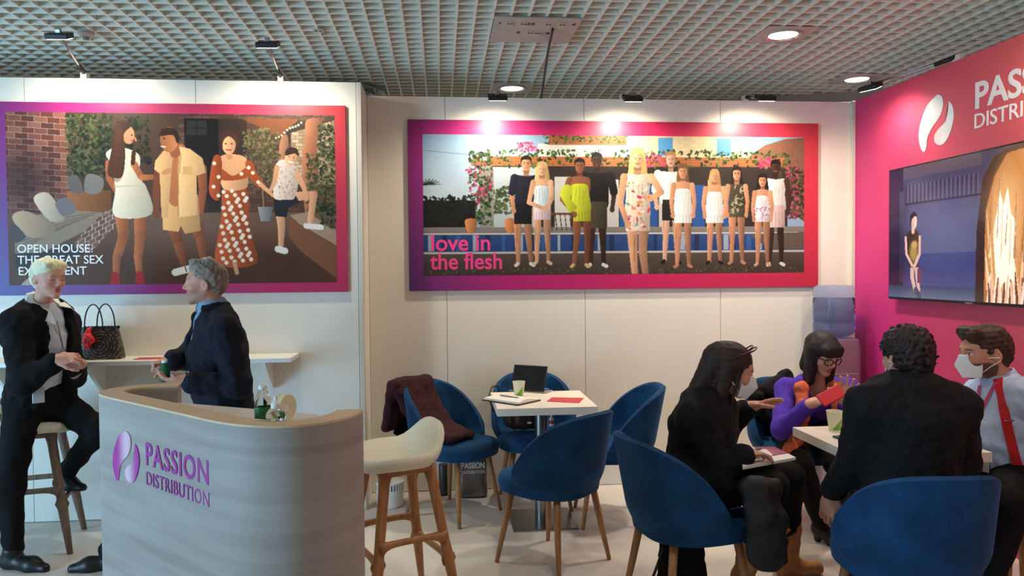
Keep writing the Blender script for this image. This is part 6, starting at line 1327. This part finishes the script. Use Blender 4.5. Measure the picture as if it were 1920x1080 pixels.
sdf_obj('lining', [('e', cw(-0.34, -0.10, 0.58), cw(-0.31, -0.06, 0.34), (0.10, 0.022), (0.14, 0.02), tuple(cs_), tuple(cf), 0.02), ('e', cw(-0.30, -0.02, 0.45), cw(-0.24, 0.06, 0.31), (0.09, 0.02), (0.10, 0.018), tuple(cs_), tuple(cf), 0.03)], 0.009, M_blackcloth, t, noise=[(0.006, 0.06)], seed=17)
# ---- foil gift bag, dark cylinder and slotted bin on the floor by the wall
gb = atZ(887, 930, 0); t = thing('gift_bag', 'shiny grey foil bag with white lettering on the floor under the left chair', 'bag', (gb.x, gb.y, 0))
M_foil = mat('grey foil', (120, 114, 112), rough=0.3, metal=0.7, noise=0.15, nscale=12, bump=0.3)
MB().rings([[(x*w0, y*d0, z) for x, y in superell(1, 1, 32, 4)] for w0, d0, z in ((0.088, 0.05, 0.0), (0.098, 0.058, 0.03), (0.094, 0.05, 0.14), (0.098, 0.03, 0.25), (0.090, 0.012, 0.30))]).build('bag_body', M_foil, t, smooth=True)
for txt, z, sz, bold in (('PASSION', 0.205, 0.052, 0.02), ('DISTRIBUTION', 0.168, 0.030, 0.004)):
    me, wd = text_mesh(txt, sz, bold, 0.0006); me.transform(Matrix.Diagonal((0.155/wd, 1, 1, 1))); o = link_mesh('lettering', me, M_lwhite, t); o.location = (-0.078, -0.0535+0.02*(z-0.15), z); o.rotation_euler = (PI/2-0.12, 0, 0)
p = atZ(832, 928, 0); t = thing('floor_cylinder', 'narrow dark grey cylinder standing on the floor beside the foil bag', 'cylinder', (p.x, p.y, 0))
MB().lathe([(0.030, 0), (0.032, 0.004), (0.032, 0.21), (0.029, 0.216)], n=24).build('body', mat('dark grey metal', (72, 70, 70), rough=0.4, metal=0.5), t, auto=30); MB().lathe([(0.0335, 0.0), (0.0335, 0.012)], n=24).build('foot_ring', M_black, t, auto=30)
def bin_(px_, py_, label):
    p = atZ(px_, py_, 0); t = thing('waste_bin', label, 'bin', (p.x, p.y, 0), 0, 'round white bins')
    MB().lathe([(0.078, 0), (0.086, 0.01), (0.092, 0.115), (0.086, 0.115), (0.08, 0.02)], n=36).build('bin_body', M_gloss_w, t, auto=35)
    for i in range(30):
        a = 2*PI*i/30; MB().box((0.090*math.cos(a), 0.090*math.sin(a), 0.135), (0.005, 0.009, 0.042), rz=a).build('slat', M_gloss_w, t)
    MB().lathe([(0.087, 0.155), (0.094, 0.155), (0.094, 0.165), (0.086, 0.165)], n=36).build('top_ring', M_gloss_w, t, auto=35)
bin_(731, 948, 'round white slotted bin on the floor behind the cream bar stool'); bin_(1492, 908, 'round white slotted bin on the floor beside the water cooler')
# ---- water cooler in the corner
wc = thing('water_cooler', 'water cooler with a blue bottle in the corner by the pink wall', 'water cooler', (2.765, 5.11, 0))
M_wc = mat('grey lilac steel', (150, 132, 146), rough=0.3, metal=0.5)
MB().rings([[(x, y, z) for x, y in superell(w0, w0*1.02, 32, 5)] for w0, z in ((0.14, 0), (0.145, 0.02), (0.145, 0.98), (0.135, 1.04), (0.10, 1.05))]).build('cabinet', M_wc, wc, auto=40)
MB().box((0, -0.15, 0.70), (0.2, 0.02, 0.22)).build('tap_recess', M_wc, wc, bevel=0.004)
for dx in (-0.045, 0.045): MB().tube([(dx, -0.16, 0.72), (dx, -0.185, 0.72), (dx, -0.185, 0.68)], 0.012, n=10).build('tap', M_gloss_w, wc)
M_wb = mat('blue polycarbonate', (196, 214, 246), rough=0.08, trans=0.9, ior=1.15)
prof = [(0.05, 1.05), (0.10, 1.06), (0.136, 1.085), (0.139, 1.10), (0.139, 1.15), (0.133, 1.158), (0.139, 1.166), (0.139, 1.235), (0.133, 1.243), (0.139, 1.251), (0.139, 1.32), (0.133, 1.33), (0.139, 1.34), (0.139, 1.385), (0.13, 1.405), (0.11, 1.415), (0.02, 1.408)]
MB().lathe(prof, n=40).build('bottle', M_wb, wc, smooth=True)
MB().lathe([(0.128, 1.075), (0.130, 1.10), (0.130, 1.33), (0.02, 1.331)], n=36).build('water', mat('water', (206, 222, 246), rough=0.05, trans=1.0, ior=1.1), wc, smooth=True)
MB().tube([(-0.10, -0.105, 1.20), (-0.105, -0.145, 1.21), (-0.105, -0.145, 1.30), (-0.10, -0.105, 1.31)], 0.014, n=10).build('bottle_grip', M_wb, wc, smooth=True)
# ---- jacket over the purple sitter's chair
cc2 = Vector((2.03, 4.45, 0)); t = thing('draped_jacket', 'black jacket hung over the chair behind the purple top', 'jacket', tuple(cc2))
sdf_obj('cloth', [('c', px(1412, 738, 4.55), px(1452, 722, 4.68), 0.045, 0.05, 0.03), ('c', px(1452, 722, 4.68), px(1475, 705, 4.70), 0.05, 0.045, 0.03), ('c', px(1418, 745, 4.52), px(1430, 778, 4.52), 0.045, 0.045, 0.03), ('c', px(1445, 740, 4.60), px(1428, 776, 4.60), 0.04, 0.035, 0.03)], 0.009, M_blackcloth, t, noise=[(0.006, 0.07)], seed=3)
# ---- magazine, notes and pen on the black jacket wearer's lap
t = thing('magazine', 'white and pink magazine on the lap of the black-jacketed person', 'magazine', tuple(px(1440, 872, 3.2)))
c = [px(1393, 878, 3.02), px(1492, 860, 3.20), px(1452, 840, 3.42), px(1385, 840, 3.34)]; base = px(1440, 872, 3.2); c = [v-base for v in c]
zn = (c[1]-c[0]).cross(c[3]-c[0]).normalized()
MB().add([v-zn*0.006 for v in c]+[v+zn*0.006 for v in c], [(3, 2, 1, 0), (4, 5, 6, 7), (0, 1, 5, 4), (1, 2, 6, 5), (2, 3, 7, 6), (3, 0, 4, 7)]).build('pages', M_paper, t, fixn=True)
def quad_on(u0, v0, u1, v1, h):
    b = lambda u, v: (c[0]*(1-u)+c[1]*u)*(1-v)+(c[3]*(1-u)+c[2]*u)*v+zn*h
    return [b(u0, v0), b(u1, v0), b(u1, v1), b(u0, v1)]
def slab(q, th): return q+[v+zn*th for v in q], [(3, 2, 1, 0), (4, 5, 6, 7), (0, 1, 5, 4), (1, 2, 6, 5), (2, 3, 7, 6), (3, 0, 4, 7)]
MB().add(*slab(quad_on(0.42, 0.35, 0.99, 0.98, 0.0065), 0.001)).build('cover_photo', mat('pink cover photo', (196, 96, 124), rough=0.4, col2=(120, 50, 90), nscale=14), t, fixn=True)
MB().add(*slab(quad_on(0.30, 0.30, 0.64, 0.72, 0.0085), 0.004)).build('note_pad', M_paper, t, fixn=True)
q = quad_on(0.15, 0.6, 0.5, 0.7, 0.016); MB().tube([q[0], q[2]], 0.004, n=8).build('pen', mat('blue pen', (70, 90, 140)), t)
# ---- red phone in the purple sitter's hand
p = px(1558, 742, 3.86); t = thing('phone', 'red cased phone in the hand of the person in purple', 'phone', tuple(p))
Rp = Matrix.Rotation(-0.45, 3, 'Y') @ Matrix.Rotation(0.75, 3, 'X')
MB().box((0, 0, 0), (0.135, 0.078, 0.011), R=Rp).build('case', mat('red phone case', (186, 20, 38), rough=0.4), t, bevel=0.004)
MB().box(Rp @ Vector((0, 0, -0.0062)), (0.122, 0.066, 0.001), R=Rp).build('screen', M_black, t)
p = atZ(1598, 823, 0.7505); tag(MB().box((p.x, p.y+0.02, 0.7555), (0.14, 0.07, 0.009), rz=0.2).build('phone', mat('teal phone', (30, 74, 92), rough=0.3), bevel=0.003), 'dark teal phone lying on the table behind the green cup', 'phone')
# ---- puffer coat hanging from the lap, bag under the chair
t = thing('lap_coat', 'black puffer coat hanging from the black-jacketed person\'s lap', 'coat', (1.35, 3.05, 0))
M_puff = mat('black quilted nylon', (13, 13, 14), rough=0.65)
sdf_obj('cloth', [('e', px(1420, 915, 3.00), px(1436, 975, 2.96), (0.07, 0.045), (0.082, 0.05), (1, 0, 0), (0, 1, 0), 0.03), ('e', px(1436, 975, 2.96), px(1438, 1045, 2.96), (0.082, 0.05), (0.085, 0.05), (1, 0, 0), (0, 1, 0), 0.03), ('c', px(1402, 912, 3.02), px(1450, 914, 3.02), 0.04, 0.036, 0.03)], 0.008, M_puff, t, noise=[(0.004, 0.10), (0.0015, 0.04)], seed=9)
t = thing('floor_bag', 'black bag standing under the black-jacketed person\'s chair', 'bag', (1.12, 3.42, 0))
sdf_obj('bag_body', [('e', (1.12, 3.45, 0.10), (1.12, 3.44, 0.27), (0.12, 0.08), (0.10, 0.06), (1, 0, 0), (0, 1, 0), 0.03)], 0.009, M_blackcloth, t, noise=[(0.005, 0.06)], seed=2, post=lambda F_, X, Y, Z: np.maximum(F_, 0.002-Z))
MB().tube([(1.03, 3.42, 0.26), (0.95, 3.36, 0.12), (0.90, 3.40, 0.012), (0.98, 3.52, 0.010), (1.04, 3.50, 0.05)], 0.008, n=8, flat=0.5).build('strap', M_black, t, world=True, smooth=True)
